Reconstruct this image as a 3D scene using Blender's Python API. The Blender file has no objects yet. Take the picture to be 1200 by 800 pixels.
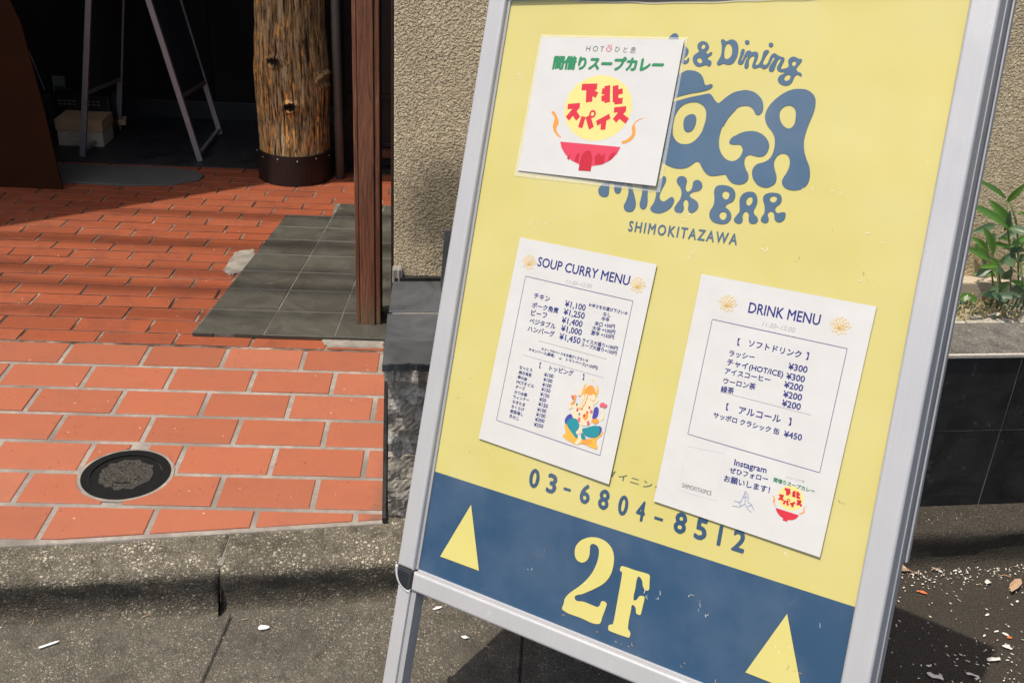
import bpy, bmesh, math, random, json
from mathutils import Vector, Matrix, noise
random.seed(7)
SC = bpy.context.scene
COL = SC.collection
# ------------------------------------------------------------------ camera
cd = bpy.data.cameras.new('camera'); cd.sensor_width = 36.0; cd.lens = 1240.4/1200*36
cd.clip_start = 0.02; cd.clip_end = 2000
cam = bpy.data.objects.new('camera', cd); COL.objects.link(cam); SC.camera = cam
CR = Vector((0.99806, -0.03387, 0.05237)); CU = Vector((-0.03069, 0.45421, 0.89037)); CB = Vector((-0.05394, -0.89025, 0.4523))
cam.matrix_world = Matrix(((CR.x, CU.x, CB.x, 0), (CR.y, CU.y, CB.y, 0), (CR.z, CU.z, CB.z, 1.3722), (0, 0, 0, 1)))
# ------------------------------------------------------------------ light
SUN = Vector((-0.32, -0.175, 1.0)).normalized()
elev = math.asin(SUN.z); azim = math.atan2(SUN.x, SUN.y)
w = bpy.data.worlds.new('World'); SC.world = w; w.use_nodes = True
nt = w.node_tree; bg = nt.nodes['Background']; sky = nt.nodes.new('ShaderNodeTexSky')
sky.sky_type = 'NISHITA'; sky.sun_disc = False; sky.sun_elevation = elev; sky.sun_rotation = azim
sky.air_density = 1.0; sky.dust_density = 4.0; sky.ozone_density = .6; sky.altitude = 30
nt.links.new(sky.outputs[0], bg.inputs[0]); bg.inputs[1].default_value = 0.15
sl = bpy.data.lights.new('sun', 'SUN'); sl.energy = 3.8; sl.angle = math.radians(0.5); sl.color = (1.0, 0.92, 0.79)
so = bpy.data.objects.new('sun', sl); COL.objects.link(so); so.location = (-2, -1, 8)
so.rotation_euler = SUN.to_track_quat('Z', 'Y').to_euler()
SC.view_settings.view_transform = 'Standard'; SC.view_settings.look = 'None'
SC.view_settings.exposure = 0.3; SC.view_settings.gamma = 1.0; SC.view_settings.use_curve_mapping = False
SC.cycles.max_bounces = 8; SC.cycles.use_denoising = True

# ------------------------------------------------------------------ material helpers
class NT:
    def __init__(s, name):
        s.m = bpy.data.materials.new(name); s.m.use_nodes = True; s.t = s.m.node_tree
        s.b = s.t.nodes['Principled BSDF']; s.out = s.t.nodes['Material Output']; s._tc = None
    def n(s, typ, **kw):
        o = s.t.nodes.new(typ)
        for k, v in kw.items(): setattr(o, k, v)
        return o
    def l(s, a, b): s.t.links.new(a, b)
    def tc(s):
        if s._tc is None: s._tc = s.n('ShaderNodeTexCoord').outputs['Object']
        return s._tc
    def mp(s, scale=(1, 1, 1), rot=(0, 0, 0), loc=(0, 0, 0)):
        m = s.n('ShaderNodeMapping'); s.l(s.tc(), m.inputs[0])
        m.inputs['Scale'].default_value = scale; m.inputs['Rotation'].default_value = rot; m.inputs['Location'].default_value = loc
        return m.outputs[0]
    def noise(s, sc, det=4, rough=.55, v=None, dist=0):
        o = s.n('ShaderNodeTexNoise'); s.l(v or s.tc(), o.inputs['Vector'])
        o.inputs['Scale'].default_value = sc; o.inputs['Detail'].default_value = det
        o.inputs['Roughness'].default_value = rough; o.inputs['Distortion'].default_value = dist
        return o.outputs[0]
    def vor(s, sc, v=None, feat='F1', out='Distance', rnd=1):
        o = s.n('ShaderNodeTexVoronoi', feature=feat); s.l(v or s.tc(), o.inputs['Vector'])
        o.inputs['Scale'].default_value = sc; o.inputs['Randomness'].default_value = rnd
        return o.outputs[out]
    def ramp(s, f, stops, interp='LINEAR'):
        r = s.n('ShaderNodeValToRGB'); r.color_ramp.interpolation = interp
        els = r.color_ramp.elements
        while len(els) < len(stops): els.new(.5)
        for e, (p, c) in zip(els, stops):
            e.position = p; e.color = (*c, 1) if len(c) == 3 else c
        s.l(f, r.inputs[0]); return r.outputs[0]
    def rv(s, f, a, b, lo=0., hi=1.):
        m = s.n('ShaderNodeMapRange'); s.l(f, m.inputs[0])
        for i, x in ((1, a), (2, b), (3, lo), (4, hi)): m.inputs[i].default_value = x
        return m.outputs[0]
    def mix(s, f, a, b, bt='MIX'):
        m = s.n('ShaderNodeMix', data_type='RGBA', blend_type=bt)
        for i, x in ((0, f), (6, a), (7, b)):
            if hasattr(x, 'links') or hasattr(x, 'is_linked'): s.l(x, m.inputs[i])
            elif i == 0: m.inputs[0].default_value = x
            else: m.inputs[i].default_value = (*x, 1)
        return m.outputs[2]
    def math(s, op, a, b=0.0, clamp=False):
        m = s.n('ShaderNodeMath', operation=op, use_clamp=clamp)
        for i, x in enumerate((a, b)):
            if hasattr(x, 'is_linked'): s.l(x, m.inputs[i])
            else: m.inputs[i].default_value = x
        return m.outputs[0]
    def col(s, c):
        if hasattr(c, 'is_linked'): s.l(c, s.b.inputs['Base Color'])
        else: s.b.inputs['Base Color'].default_value = (*c, 1)
    def set(s, **k):
        for a, v in k.items():
            i = s.b.inputs[a.replace('_', ' ')]
            if hasattr(v, 'is_linked'): s.l(v, i)
            else: i.default_value = v
    def bump(s, h, strength=1, dist=.001):
        b = s.n('ShaderNodeBump'); s.l(h, b.inputs['Height']); b.inputs['Strength'].default_value = strength
        b.inputs['Distance'].default_value = dist
        prev = s.b.inputs['Normal']
        if prev.is_linked: s.l(prev.links[0].from_socket, b.inputs['Normal'])
        s.l(b.outputs[0], prev)

def simple(name, c, rough=.6, metal=0, var=.15, nsc=12, bumpd=0, bsc=80, spec=.5):
    m = NT(name); nz = m.noise(nsc, 5)
    m.col(m.mix(nz, tuple(x*(1-var) for x in c), tuple(min(1, x*(1+var)) for x in c)))
    m.set(Roughness=rough, Metallic=metal, Specular_IOR_Level=spec)
    if bumpd: m.bump(m.noise(bsc, 6), 1, bumpd)
    return m.m

# terracotta tile, each tile its own tone
def mat_tile(name, c, dirt, rough=.62):
    m = NT(name); oi = m.n('ShaderNodeObjectInfo').outputs['Random']
    g = m.n('ShaderNodeNewGeometry').outputs['Position']
    base = m.ramp(oi, [(0, tuple(x*.80 for x in c)), (.35, tuple(x*.95 for x in c)), (.7, c), (1, (c[0]*1.07, c[1]*1.2, c[2]*1.32))])
    a = m.noise(9, 6, .65, g); a2 = m.noise(240, 3, .6, g); b = m.noise(42, 5, .7, g); lo = m.noise(2.1, 3, .5, g); s = m.vor(75, g); sc = m.vor(75, g, out='Color')
    sep = m.n('ShaderNodeSeparateColor'); m.l(sc, sep.inputs[0])
    base = m.mix(m.rv(lo, .38, .66, 0, .35), base, (c[0]*.80, c[1]*.92, c[2]*1.12))
    base = m.mix(m.rv(a, .47, .72, 0, dirt), base, (c[0]*.40, c[1]*.46, c[2]*.58))
    base = m.mix(m.rv(a2, .56, .74, 0, .42), base, (c[0]*.60, c[1]*.58, c[2]*.62))
    base = m.mix(m.rv(a2, .42, .30, 0, .30), base, (c[0]*1.15, c[1]*1.5, c[2]*1.9))
    base = m.mix(m.rv(b, .60, .74, 0, .45*dirt+.14), base, (.13, .06, .038))
    base = m.mix(m.math('MULTIPLY', m.rv(s, .10, .2, .8, 0), m.rv(sep.outputs[0], .86, .9)), base, (.05, .03, .02))
    base = m.mix(m.math('MULTIPLY', m.rv(s, .07, .15, .9, 0), m.rv(sep.outputs[1], .95, .96)), base, (.75, .7, .65))
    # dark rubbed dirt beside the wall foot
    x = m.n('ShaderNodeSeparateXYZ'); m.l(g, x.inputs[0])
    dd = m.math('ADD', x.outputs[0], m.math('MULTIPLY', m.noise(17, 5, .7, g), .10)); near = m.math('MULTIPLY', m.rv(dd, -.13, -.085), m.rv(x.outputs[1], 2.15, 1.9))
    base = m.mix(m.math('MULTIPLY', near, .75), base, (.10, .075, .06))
    m.col(base); m.set(Roughness=m.rv(a, .3, .7, rough-.1, rough+.12), Specular_IOR_Level=.35)
    m.bump(m.noise(500, 3, .6, g), .5, .0006)
    return m.m
M = {}
M['tile_front'] = mat_tile('terracotta', (.328, .101, .051), .22)
M['tile_back'] = mat_tile('terracotta_worn', (.265, .064, .025), .6)
def mat_mortar(name, c1, c2, sc=40):
    m = NT(name); g = m.n('ShaderNodeNewGeometry').outputs['Position']
    a = m.noise(sc, 6, .65, g); b = m.noise(6, 3, .5, g)
    c0 = m.mix(m.rv(b, .4, .7), m.mix(m.rv(a, .38, .62), c1, c2), tuple(x*.7 for x in c1)); sp = m.noise(160, 4, .7, g)
    m.col(m.mix(m.rv(sp, .58, .7, 0, .6), c0, tuple(x*.42 for x in c1)))
    m.set(Roughness=.95, Specular_IOR_Level=.2); m.bump(m.noise(300, 5, .7, g), 1, .0015)
    return m.m
M['mortar'] = mat_mortar('mortar_light', (.235, .208, .182), (.330, .297, .265))
M['mortar_dark'] = mat_mortar('mortar_dark', (.055, .043, .034), (.33, .26, .21), 16)
M['cement'] = mat_mortar('cement', (.21, .19, .165), (.33, .30, .265), 30)

def mat_conc(name, dark, mid, light, dirtx=None, speck=260, face_shade=False):
    m = NT(name); g = m.n('ShaderNodeNewGeometry').outputs['Position']
    big = m.noise(3.2, 6, .6, g); med = m.noise(28, 5, .6, g); fine = m.noise(330, 4, .7, g)
    base = m.ramp(m.math('ADD', m.math('MULTIPLY', med, .45), m.math('MULTIPLY', fine, .55)), [(.36, dark), (.5, mid), (.64, tuple(x*1.25 for x in mid))])
    v = m.vor(speck, g); vc = m.vor(speck, g, out='Color')
    sep = m.n('ShaderNodeSeparateColor'); m.l(vc, sep.inputs[0])
    sp = m.math('MULTIPLY', m.rv(v, .25, .5, 1, 0), m.rv(sep.outputs[0], .58, .66))
    pv = m.vor(speck*.45, g); pc = m.vor(speck*.45, g, out='Color'); s3 = m.n('ShaderNodeSeparateColor'); m.l(pc, s3.inputs[0])
    spb = m.math('MULTIPLY', m.rv(pv, .22, .46, 1, 0), m.rv(s3.outputs[0], .74, .80))
    sp = m.math('MULTIPLY', m.math('MAXIMUM', sp, spb), m.rv(m.noise(14, 4, .6, g), .38, .6, .25, 1))
    base = m.mix(sp, base, light)
    sp2 = m.math('MULTIPLY', m.rv(v, .25, .5, 1, 0), m.rv(sep.outputs[1], .7, .76))
    base = m.mix(m.math('MULTIPLY', sp2, .7), base, tuple(x*.35 for x in dark))
    base = m.mix(m.rv(big, .45, .68, 0, .45), base, tuple(x*.6 for x in dark))
    if dirtx:
        x = m.n('ShaderNodeSeparateXYZ'); m.l(g, x.inputs[0])
        f = m.rv(m.math('ADD', x.outputs[0], m.math('MULTIPLY', big, .5)), dirtx[0], dirtx[1], 0, .9)
        base = m.mix(f, base, m.mix(m.rv(fine, .40, .62), (.018, .016, .013), (.075, .062, .046)))
    if face_shade:   # kerb face's shade painted into the colour, ragged with some splash dirt
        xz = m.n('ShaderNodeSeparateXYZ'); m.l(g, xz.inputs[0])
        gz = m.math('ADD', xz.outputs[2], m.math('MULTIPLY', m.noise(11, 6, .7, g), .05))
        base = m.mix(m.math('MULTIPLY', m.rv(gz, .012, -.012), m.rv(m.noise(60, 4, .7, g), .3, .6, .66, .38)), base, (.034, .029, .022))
    m.col(base); m.set(Roughness=.9, Specular_IOR_Level=.25)
    m.bump(m.math('ADD', m.math('MULTIPLY', v, -.8), fine), 1, .0035); m.bump(med, .6, .006)
    return m.m
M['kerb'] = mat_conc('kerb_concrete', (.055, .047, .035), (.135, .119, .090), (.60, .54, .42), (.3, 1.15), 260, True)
M['gutter'] = mat_conc('gutter_concrete', (.060, .054, .043), (.112, .100, .080), (.36, .32, .25), (.1, 1.0), 330)
M['road'] = mat_conc('asphalt', (.03, .03, .03), (.055, .053, .05), (.16, .15, .14), None, 160)
M['rough_concrete'] = mat_conc('rough_concrete', (.14, .125, .10), (.42, .385, .33), (.72, .68, .62), None, 90)
def _chip():
    m = NT('broken_concrete'); g = m.n('ShaderNodeNewGeometry').outputs['Position']
    a = m.noise(34, 8, .72, g, .15); b = m.noise(120, 6, .75, g); c = m.noise(1, 5, .65, m_map(m, g, (26, 26, 15)), .1); big = m.noise(9, 4, .6, g)
    base = m.ramp(a, [(.30, (.05, .045, .036)), (.42, (.28, .255, .215)), (.54, (.34, .31, .26)), (.68, (.52, .49, .42))])
    base = m.mix(m.math('MULTIPLY', m.math('MULTIPLY', m.rv(c, .50, .55), .8), m.rv(big, .45, .5)), base, (.62, .60, .55))
    base = m.mix(m.rv(b, .45, .36, 0, .85), base, (.03, .027, .022))
    m.col(base); m.set(Roughness=.92, Specular_IOR_Level=.2); m.bump(b, 1, .004); m.bump(a, .8, .004)
    return m.m
M['cap_concrete'] = mat_conc('cap_concrete', (.07, .065, .06), (.15, .14, .125), (.25, .24, .2), None, 200)

def m_map0(m, g, scale):
    q = m.n('ShaderNodeMapping'); m.l(g, q.inputs[0]); q.inputs['Scale'].default_value = scale; return q.outputs[0]
def mat_stucco():
    m = NT('stucco'); g = m.n('ShaderNodeNewGeometry').outputs['Position']
    wv = m.n('ShaderNodeVectorMath', operation='ADD'); nz = m.n('ShaderNodeTexNoise'); nz.inputs['Scale'].default_value = 45; m.l(g, nz.inputs['Vector'])
    sc = m.n('ShaderNodeVectorMath', operation='SCALE'); sc.inputs['Scale'].default_value = .012; m.l(nz.outputs['Color'], sc.inputs[0])
    m.l(g, wv.inputs[0]); m.l(sc.outputs[0], wv.inputs[1]); p = wv.outputs[0]
    h1 = m.noise(190, 2.5, .55, p); h2 = m.noise(520, 3, .6, g)
    h = m.math('ADD', m.rv(h1, .33, .62), m.math('MULTIPLY', h2, .25))
    big = m.noise(2.6, 5, .6, g)
    base = m.mix(m.rv(big, .35, .7), (.84, .70, .47), (.72, .59, .38))
    base = m.mix(m.rv(h1, .47, .30, 0, .55), base, (.27, .20, .11))
    base = m.mix(m.rv(m.noise(1, 4, .6, m_map0(m, g, (11, 11, 1.2))), .5, .72, 0, .35), base, (.45, .36, .23))
    x = m.n('ShaderNodeSeparateXYZ'); m.l(g, x.inputs[0])
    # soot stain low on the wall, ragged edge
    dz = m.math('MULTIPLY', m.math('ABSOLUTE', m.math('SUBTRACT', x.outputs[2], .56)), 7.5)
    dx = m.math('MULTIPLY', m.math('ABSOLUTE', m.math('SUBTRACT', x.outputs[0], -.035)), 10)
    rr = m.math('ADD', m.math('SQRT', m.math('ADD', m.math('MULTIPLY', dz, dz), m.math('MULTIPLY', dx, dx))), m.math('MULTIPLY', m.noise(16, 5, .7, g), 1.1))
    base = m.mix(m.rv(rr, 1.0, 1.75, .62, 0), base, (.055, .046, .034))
    m.col(base); m.set(Roughness=.95, Specular_IOR_Level=.15); m.bump(h, 1, .0062)
    return m.m
M['stucco'] = mat_stucco()
def m_map(m, g, scale):
    q = m.n('ShaderNodeMapping'); m.l(g, q.inputs[0]); q.inputs['Scale'].default_value = scale; return q.outputs[0]
M['broken'] = _chip()
def mat_slate(name, c, c2, rough=.55):
    m = NT(name); g = m.n('ShaderNodeNewGeometry').outputs['Position']
    oi = m.n('ShaderNodeObjectInfo').outputs['Random']
    a = m.noise(7, 7, .6, g, 1.5); s = m.noise(1, 5, .6, m_map(m, g, (14, 60, 60)))
    base = m.mix(m.rv(a, .35, .7), c, c2)
    base = m.mix(m.rv(oi, 0, 1, 0, .35), base, tuple(x*.7 for x in c))
    base = m.mix(m.rv(m.noise(26, 5, .7, g), .62, .75, 0, .5), base, (.16, .15, .135))
    m.col(base); m.set(Roughness=m.rv(a, .3, .7, rough-.12, rough+.15), Specular_IOR_Level=.5)
    m.bump(a, .5, .004); m.bump(s, .5, .0015)
    return m.m
def m_map(m, g, scale):
    q = m.n('ShaderNodeMapping'); m.l(g, q.inputs[0]); q.inputs['Scale'].default_value = scale; return q.outputs[0]
M['slate'] = mat_slate('slate_grey', (.036, .039, .043), (.068, .072, .077))
M['slate_pad'] = mat_slate('slate_pad', (.040, .038, .030), (.070, .068, .054), .6)
M['slate_black'] = mat_slate('slate_black', (.007, .007, .0075), (.022, .022, .023), .5)

def mat_wood(name, c1, c2, c3, sc=1.0, rough=.55):
    m = NT(name); g = m.n('ShaderNodeNewGeometry').outputs['Position']
    a = m.noise(1, 6, .65, m_map(m, g, (95*sc, 95*sc, 7*sc)), 1.2); b = m.noise(1, 5, .6, m_map(m, g, (300*sc, 300*sc, 14*sc)))
    base = m.ramp(a, [(.3, c1), (.52, c2), (.7, c3)]); base = m.mix(m.rv(b, .55, .72, 0, .6), base, tuple(x*.4 for x in c1))
    m.col(base); m.set(Roughness=rough, Specular_IOR_Level=.4); m.bump(b, .7, .0012); m.bump(a, .5, .0015)
    return m
_p = mat_wood('post_wood', (.085, .035, .018), (.19, .08, .044), (.29, .14, .08))
g = _p.n('ShaderNodeNewGeometry').outputs['Position']; x = _p.n('ShaderNodeSeparateXYZ'); _p.l(g, x.inputs[0])
old = _p.b.inputs['Base Color'].links[0].from_socket
moss = _p.math('MULTIPLY', _p.rv(x.outputs[2], .0, .11, 1, 0), _p.rv(_p.noise(1, 4, .6, m_map(_p, g, (140, 140, 18))), .35, .6))
_p.col(_p.mix(moss, old, (.17, .14, .075)))
M['post'] = _p.m
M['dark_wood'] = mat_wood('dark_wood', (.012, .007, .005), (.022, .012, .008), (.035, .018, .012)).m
M['red_wood'] = mat_wood('red_wood', (.07, .02, .012), (.12, .035, .02), (.16, .05, .03)).m

def mat_log():
    m = NT('log_bark'); tc = m.tc(); at = m.n('ShaderNodeAttribute', attribute_name='relief').outputs['Fac']
    s1 = m.noise(1, 6, .65, m.mp((60, 60, 9))); s2 = m.noise(1, 5, .7, m.mp((150, 150, 24))); pat = m.noise(1, 4, .6, m.mp((15, 15, 5.5)))
    base = m.ramp(s1, [(.32, (.08, .045, .02)), (.44, (.30, .17, .065)), (.57, (.50, .34, .17)), (.72, (.62, .47, .29))])
    oran = m.math('MULTIPLY', m.rv(s2, .53, .58), m.rv(pat, .45, .52))
    base = m.mix(oran, base, (.95, .42, .08))
    base = m.mix(m.math('MULTIPLY', m.rv(s2, .47, .38), .85), base, (.018, .009, .004))
    base = m.mix(m.rv(at, .42, .22), base, (.022, .011, .005))
    m.col(base); m.set(Roughness=.75, Specular_IOR_Level=.35); m.bump(s2, 1, .005); m.bump(s1, 1, .004)
    return m.m
M['log'] = mat_log()

def mat_alu(name, c=.62, rough=.38, scr=True):
    m = NT(name); st = m.noise(1, 4, .6, m.mp((6, 6, 6)))
    base = m.mix(st, (c*.88, c*.89, c*.92), (c, c, c*1.02))
    if scr:
        br = m.noise(1, 3, .7, m.mp((900, 9, 900))); base = m.mix(m.rv(br, .35, .7, 0, .22), base, (c*.62, c*.63, c*.66))
        wsc = m.noise(1, 5, .8, m.mp((190, 16, 60)), 1.6); base = m.mix(m.math('MULTIPLY', m.rv(wsc, .64, .67), m.rv(m.noise(3.5, 3), .5, .6)), base, (.88, .88, .88))
        s = m.noise(1, 6, .75, m.mp((60, 22, 60)), .8)
        base = m.mix(m.rv(s, .70, .76, 0, .6), base, (c*.35, c*.33, c*.3))
        sp = m.noise(160, 3, .6); base = m.mix(m.rv(sp, .74, .78, 0, .8), base, (.16, .14, .12))
    m.col(base); m.set(Roughness=m.rv(st, .3, .7, rough-.06, rough+.1), Metallic=.25, Specular_IOR_Level=.5)
    m.bump(m.noise(1, 4, .6, m.mp((26, 7, 26))), .5, .0025)
    return m.m
M['alu'] = mat_alu('aluminium', .46, .40); M['alu_dark'] = mat_alu('aluminium_side', .36, .45)
M['chrome'] = simple('dark_chrome', (.10, .11, .13), .18, .9, .3, 30); M['blackgap'] = simple('black_cap_gap_shade', (.01, .01, .01), .6)
M['corner_blue'] = simple('corner_plastic', (.22, .24, .42), .35)

def mat_print(name, c, rough=.35, haze=.5, scratch=True, coat=.25):
    m = NT(name); a = m.noise(5.5, 5, .6); b = m.noise(38, 5, .7)
    base = m.mix(m.rv(a, .42, .66, 0, haze), c, tuple(min(.85, x*.84+.085) for x in c))
    base = m.mix(m.rv(b, .60, .78, 0, .16), base, tuple(x*.72 for x in c))
    if scratch:
        v = m.noise(1, 6, .8, m.mp((34, 90, 34), (0, 0, .6)), 2.2); ms = m.rv(m.noise(9, 2), .60, .66)
        base = m.mix(m.math('MULTIPLY', m.rv(v, .655, .69), ms), base, (.82, .82, .78))
        v2 = m.noise(1, 4, .7, m.mp((70, 45, 34), (0, 0, -.5), (3, 1, 0)), 1.2)
        base = m.mix(m.math('MULTIPLY', m.rv(v2, .69, .73), m.rv(m.noise(7, 2, .5, m.mp((1, 1, 1), (0, 0, 0), (5, 5, 5))), .52, .6)), base, (.30, .22, .10))
    m.col(base); m.set(Roughness=m.rv(a, .35, .7, rough, rough+.15), Specular_IOR_Level=.4, Coat_Weight=coat, Coat_Roughness=.16)
    m.bump(m.noise(4.5, 2, .45), .55, .012)
    return m.m
M['yellow'] = mat_print('poster_yellow', (.478, .425, .140), .38, .55)
M['blue'] = mat_print('poster_blue', (.021, .060, .122), .32, .35)
M['logo_blue'] = mat_print('logo_blue', (.048, .098, .165), .42, .3, False)
M['pale_yellow'] = mat_print('print_yellow', (.52, .465, .15), .4, .3, False)
def mat_paper():
    m = NT('laminated_paper'); a = m.noise(14, 5)
    m.col(m.mix(a, (.47, .468, .455), (.53, .528, .515))); m.set(Roughness=.45, Specular_IOR_Level=.4, Coat_Weight=.6, Coat_Roughness=.10)
    m.bump(m.noise(9, 3, .5), .5, .006)
    return m.m
M['paper'] = mat_paper()
def flat(name, c): return simple('ink_'+name, tuple(x*.8 for x in c), .45, 0, .06, 40)
for k, c in dict(navy=(.016, .022, .20), navyline=(.10, .10, .26), grey=(.42, .42, .42), green=(.025, .24, .10), red=(.62, .025, .05), bowl=(.66, .05, .10), streak=(.50, .012, .03), orange=(.80, .32, .05), sun=(.83, .66, .24), lotus=(.80, .56, .20), teal=(.015, .25, .30), violet=(.06, .06, .34), cream=(.80, .64, .44), rose=(.65, .12, .17), dark=(.03, .03, .03), gold=(.80, .42, .06), ink=(.10, .13, .11), sketch=(.22, .28, .46), lilac=(.66, .65, .74)).items(): M['i_'+k] = flat(k, c)
m = NT('clear_film'); tr = m.n('ShaderNodeBsdfTransparent'); mx = m.n('ShaderNodeMixShader'); mx.inputs[0].default_value = .16
m.set(Roughness=.15, Base_Color=(.85, .85, .8, 1)); m.l(tr.outputs[0], mx.inputs[1]); m.l(m.b.outputs[0], mx.inputs[2]); m.l(mx.outputs[0], m.out.inputs[0]); M['film'] = m.m
M['iron'] = simple('cast_iron', (.010, .010, .010), .42, .3, .4, 60, .0008, 300)
M['iron_worn'] = simple('cast_iron_worn', (.055, .050, .043), .5, .4, .8, 120, .006, 170)
M['band'] = simple('band_steel', (.022, .014, .012), .45, .3, .35, 14, .001, 60)
M['pipe'] = simple('pipe_paint', (.13, .12, .10), .5, .1, .2, 10)
M['rust'] = simple('rust_panel', (.034, .011, .004), .7, 0, .4, 5, .001, 40, .08)
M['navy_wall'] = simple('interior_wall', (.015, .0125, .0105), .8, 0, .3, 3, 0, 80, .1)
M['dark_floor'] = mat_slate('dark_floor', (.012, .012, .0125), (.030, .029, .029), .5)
M['ceiling'] = simple('ceiling_board', (.03, .028, .026), .8)
M['easel_metal'] = simple('easel_metal', (.30, .28, .28), .4, .5, .2, 20)
M['chalkboard'] = simple('chalkboard', (.028, .033, .042), .5, 0, .3, 8)
M['carton'] = simple('cardboard', (.42, .27, .14), .8, 0, .2, 25, .0006, 120); M['carton_light'] = simple('cardboard_pale', (.42, .35, .26), .8)
M['plastic_black'] = simple('black_plastic', (.012, .012, .013), .4); M['outlet'] = simple('outlet_cream', (.12, .11, .09), .5)
M['white'] = simple('white_scrap', (.75, .73, .69), .7, 0, .1, 60); M['leaf_dry'] = simple('dry_leaf', (.40, .26, .16), .8, 0, .3, 60, .001, 150)
M['leaf_orange'] = simple('orange_leaf', (.55, .14, .04), .7, 0, .3, 60); M['petal'] = simple('petals', (.62, .57, .50), .8, 0, .25, 200)
M['soil'] = mat_mortar('soil', (.02, .014, .009), (.07, .05, .03), 60)
def mat_leaf(name, c, c2, tr=.25):
    m = NT(name); a = m.noise(30, 4); oi = m.n('ShaderNodeObjectInfo').outputs['Random']
    m.col(m.mix(m.rv(oi, 0, 1), m.mix(a, c, tuple(x*1.25 for x in c)), c2)); m.set(Roughness=.42, Specular_IOR_Level=.5)
    t2 = m.n('ShaderNodeBsdfTranslucent'); t2.inputs[0].default_value = (c[0]*2.2, c[1]*2.2, c[2]*1.2, 1)
    mx = m.n('ShaderNodeMixShader'); mx.inputs[0].default_value = tr; m.l(m.b.outputs[0], mx.inputs[1]); m.l(t2.outputs[0], mx.inputs[2]); m.l(mx.outputs[0], m.out.inputs[0])
    return m.m
M['leaf'] = mat_leaf('leaf_green', (.085, .20, .035), (.055, .13, .03), .3); M['leaf_dark'] = mat_leaf('leaf_dark', (.05, .105, .045), (.085, .125, .075), .15)
M['stem'] = simple('stem', (.10, .13, .04), .6); M['straw'] = simple('straw', (.30, .25, .11), .8, 0, .4, 40)
M['cable'] = simple('cable_black', (.01, .01, .01), .6)

# ------------------------------------------------------------------ object helpers
def tag(o, label=None, cat=None, group=None, kind=None):
    if label: o['label'] = label
    if cat: o['category'] = cat
    if group: o['group'] = group
    if kind: o['kind'] = kind
    return o
def empty(name, loc=(0, 0, 0), mat=None):
    o = bpy.data.objects.new(name, None); COL.objects.link(o); o.empty_display_size = .1
    if mat is not None: o.matrix_world = mat
    else: o.location = loc
    return o
def link(name, me, mat, parent=None, kind=None, label=None):
    o = bpy.data.objects.new(name, me); COL.objects.link(o)
    if mat is not None and len(me.materials) == 0: me.materials.append(mat)
    if parent is not None: o.parent = parent
    if kind: o['kind'] = kind
    if label: o['label'] = label
    return o
def bmo(name, bm, mat, parent=None, kind=None, label=None, smooth=False):
    me = bpy.data.meshes.new(name)
    bmesh.ops.recalc_face_normals(bm, faces=bm.faces)
    bm.to_mesh(me); bm.free()
    if smooth:
        for p in me.polygons: p.use_smooth = True
    return link(name, me, mat, parent, kind, label)
def rel(parent, v):
    """world point -> parent's local"""
    return v
def prism(bm, pts, z0, z1, ch=0.0):
    """vertical prism with a chamfered top; pts counter-clockwise [(x,y)]"""
    cx = sum(p[0] for p in pts)/len(pts); cy = sum(p[1] for p in pts)/len(pts)
    hx = max(abs(p[0]-cx) for p in pts) or 1; hy = max(abs(p[1]-cy) for p in pts) or 1
    b = [bm.verts.new((x, y, z0)) for x, y in pts]
    rings = [b]
    if ch:
        rings.append([bm.verts.new((x, y, z1-ch)) for x, y in pts])
        rings.append([bm.verts.new((cx+(x-cx)*(1-ch/hx), cy+(y-cy)*(1-ch/hy), z1)) for x, y in pts])
    else: rings.append([bm.verts.new((x, y, z1)) for x, y in pts])
    n = len(pts)
    for r0, r1 in zip(rings, rings[1:]):
        for i in range(n): bm.faces.new((r0[i], r0[(i+1) % n], r1[(i+1) % n], r1[i]))
    bm.faces.new(rings[-1]); bm.faces.new(b[::-1])
def box(bm, a, b, bev=0.0):
    vs = [bm.verts.new((x, y, z)) for z in (a[2], b[2]) for x, y in ((a[0], a[1]), (b[0], a[1]), (b[0], b[1]), (a[0], b[1]))]
    fs = [(0, 3, 2, 1), (4, 5, 6, 7), (0, 1, 5, 4), (1, 2, 6, 5), (2, 3, 7, 6), (3, 0, 4, 7)]
    nf = [bm.faces.new([vs[i] for i in f]) for f in fs]
    if bev:
        es = list({e for f in nf for e in f.edges})
        bmesh.ops.bevel(bm, geom=es, offset=bev, segments=2, affect='EDGES', profile=.6)
def beam(bm, p0, p1, w, d, up=Vector((0, 0, 1)), bev=0.0):
    p0 = Vector(p0); p1 = Vector(p1); ax = (p1-p0).normalized()
    s = ax.cross(up)
    if s.length < 1e-4: s = ax.cross(Vector((1, 0, 0)))
    s.normalize(); t = s.cross(ax).normalized()
    nb = []
    for q in (p0, p1): nb.append([bm.verts.new(q + s*w/2*i + t*d/2*j) for i, j in ((-1, -1), (1, -1), (1, 1), (-1, 1))])
    fs = [bm.faces.new(nb[0][::-1]), bm.faces.new(nb[1])]
    for i in range(4): fs.append(bm.faces.new((nb[0][i], nb[0][(i+1) % 4], nb[1][(i+1) % 4], nb[1][i])))
    if bev: bmesh.ops.bevel(bm, geom=list({e for f in fs for e in f.edges}), offset=bev, segments=2, affect='EDGES', profile=.6)
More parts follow.
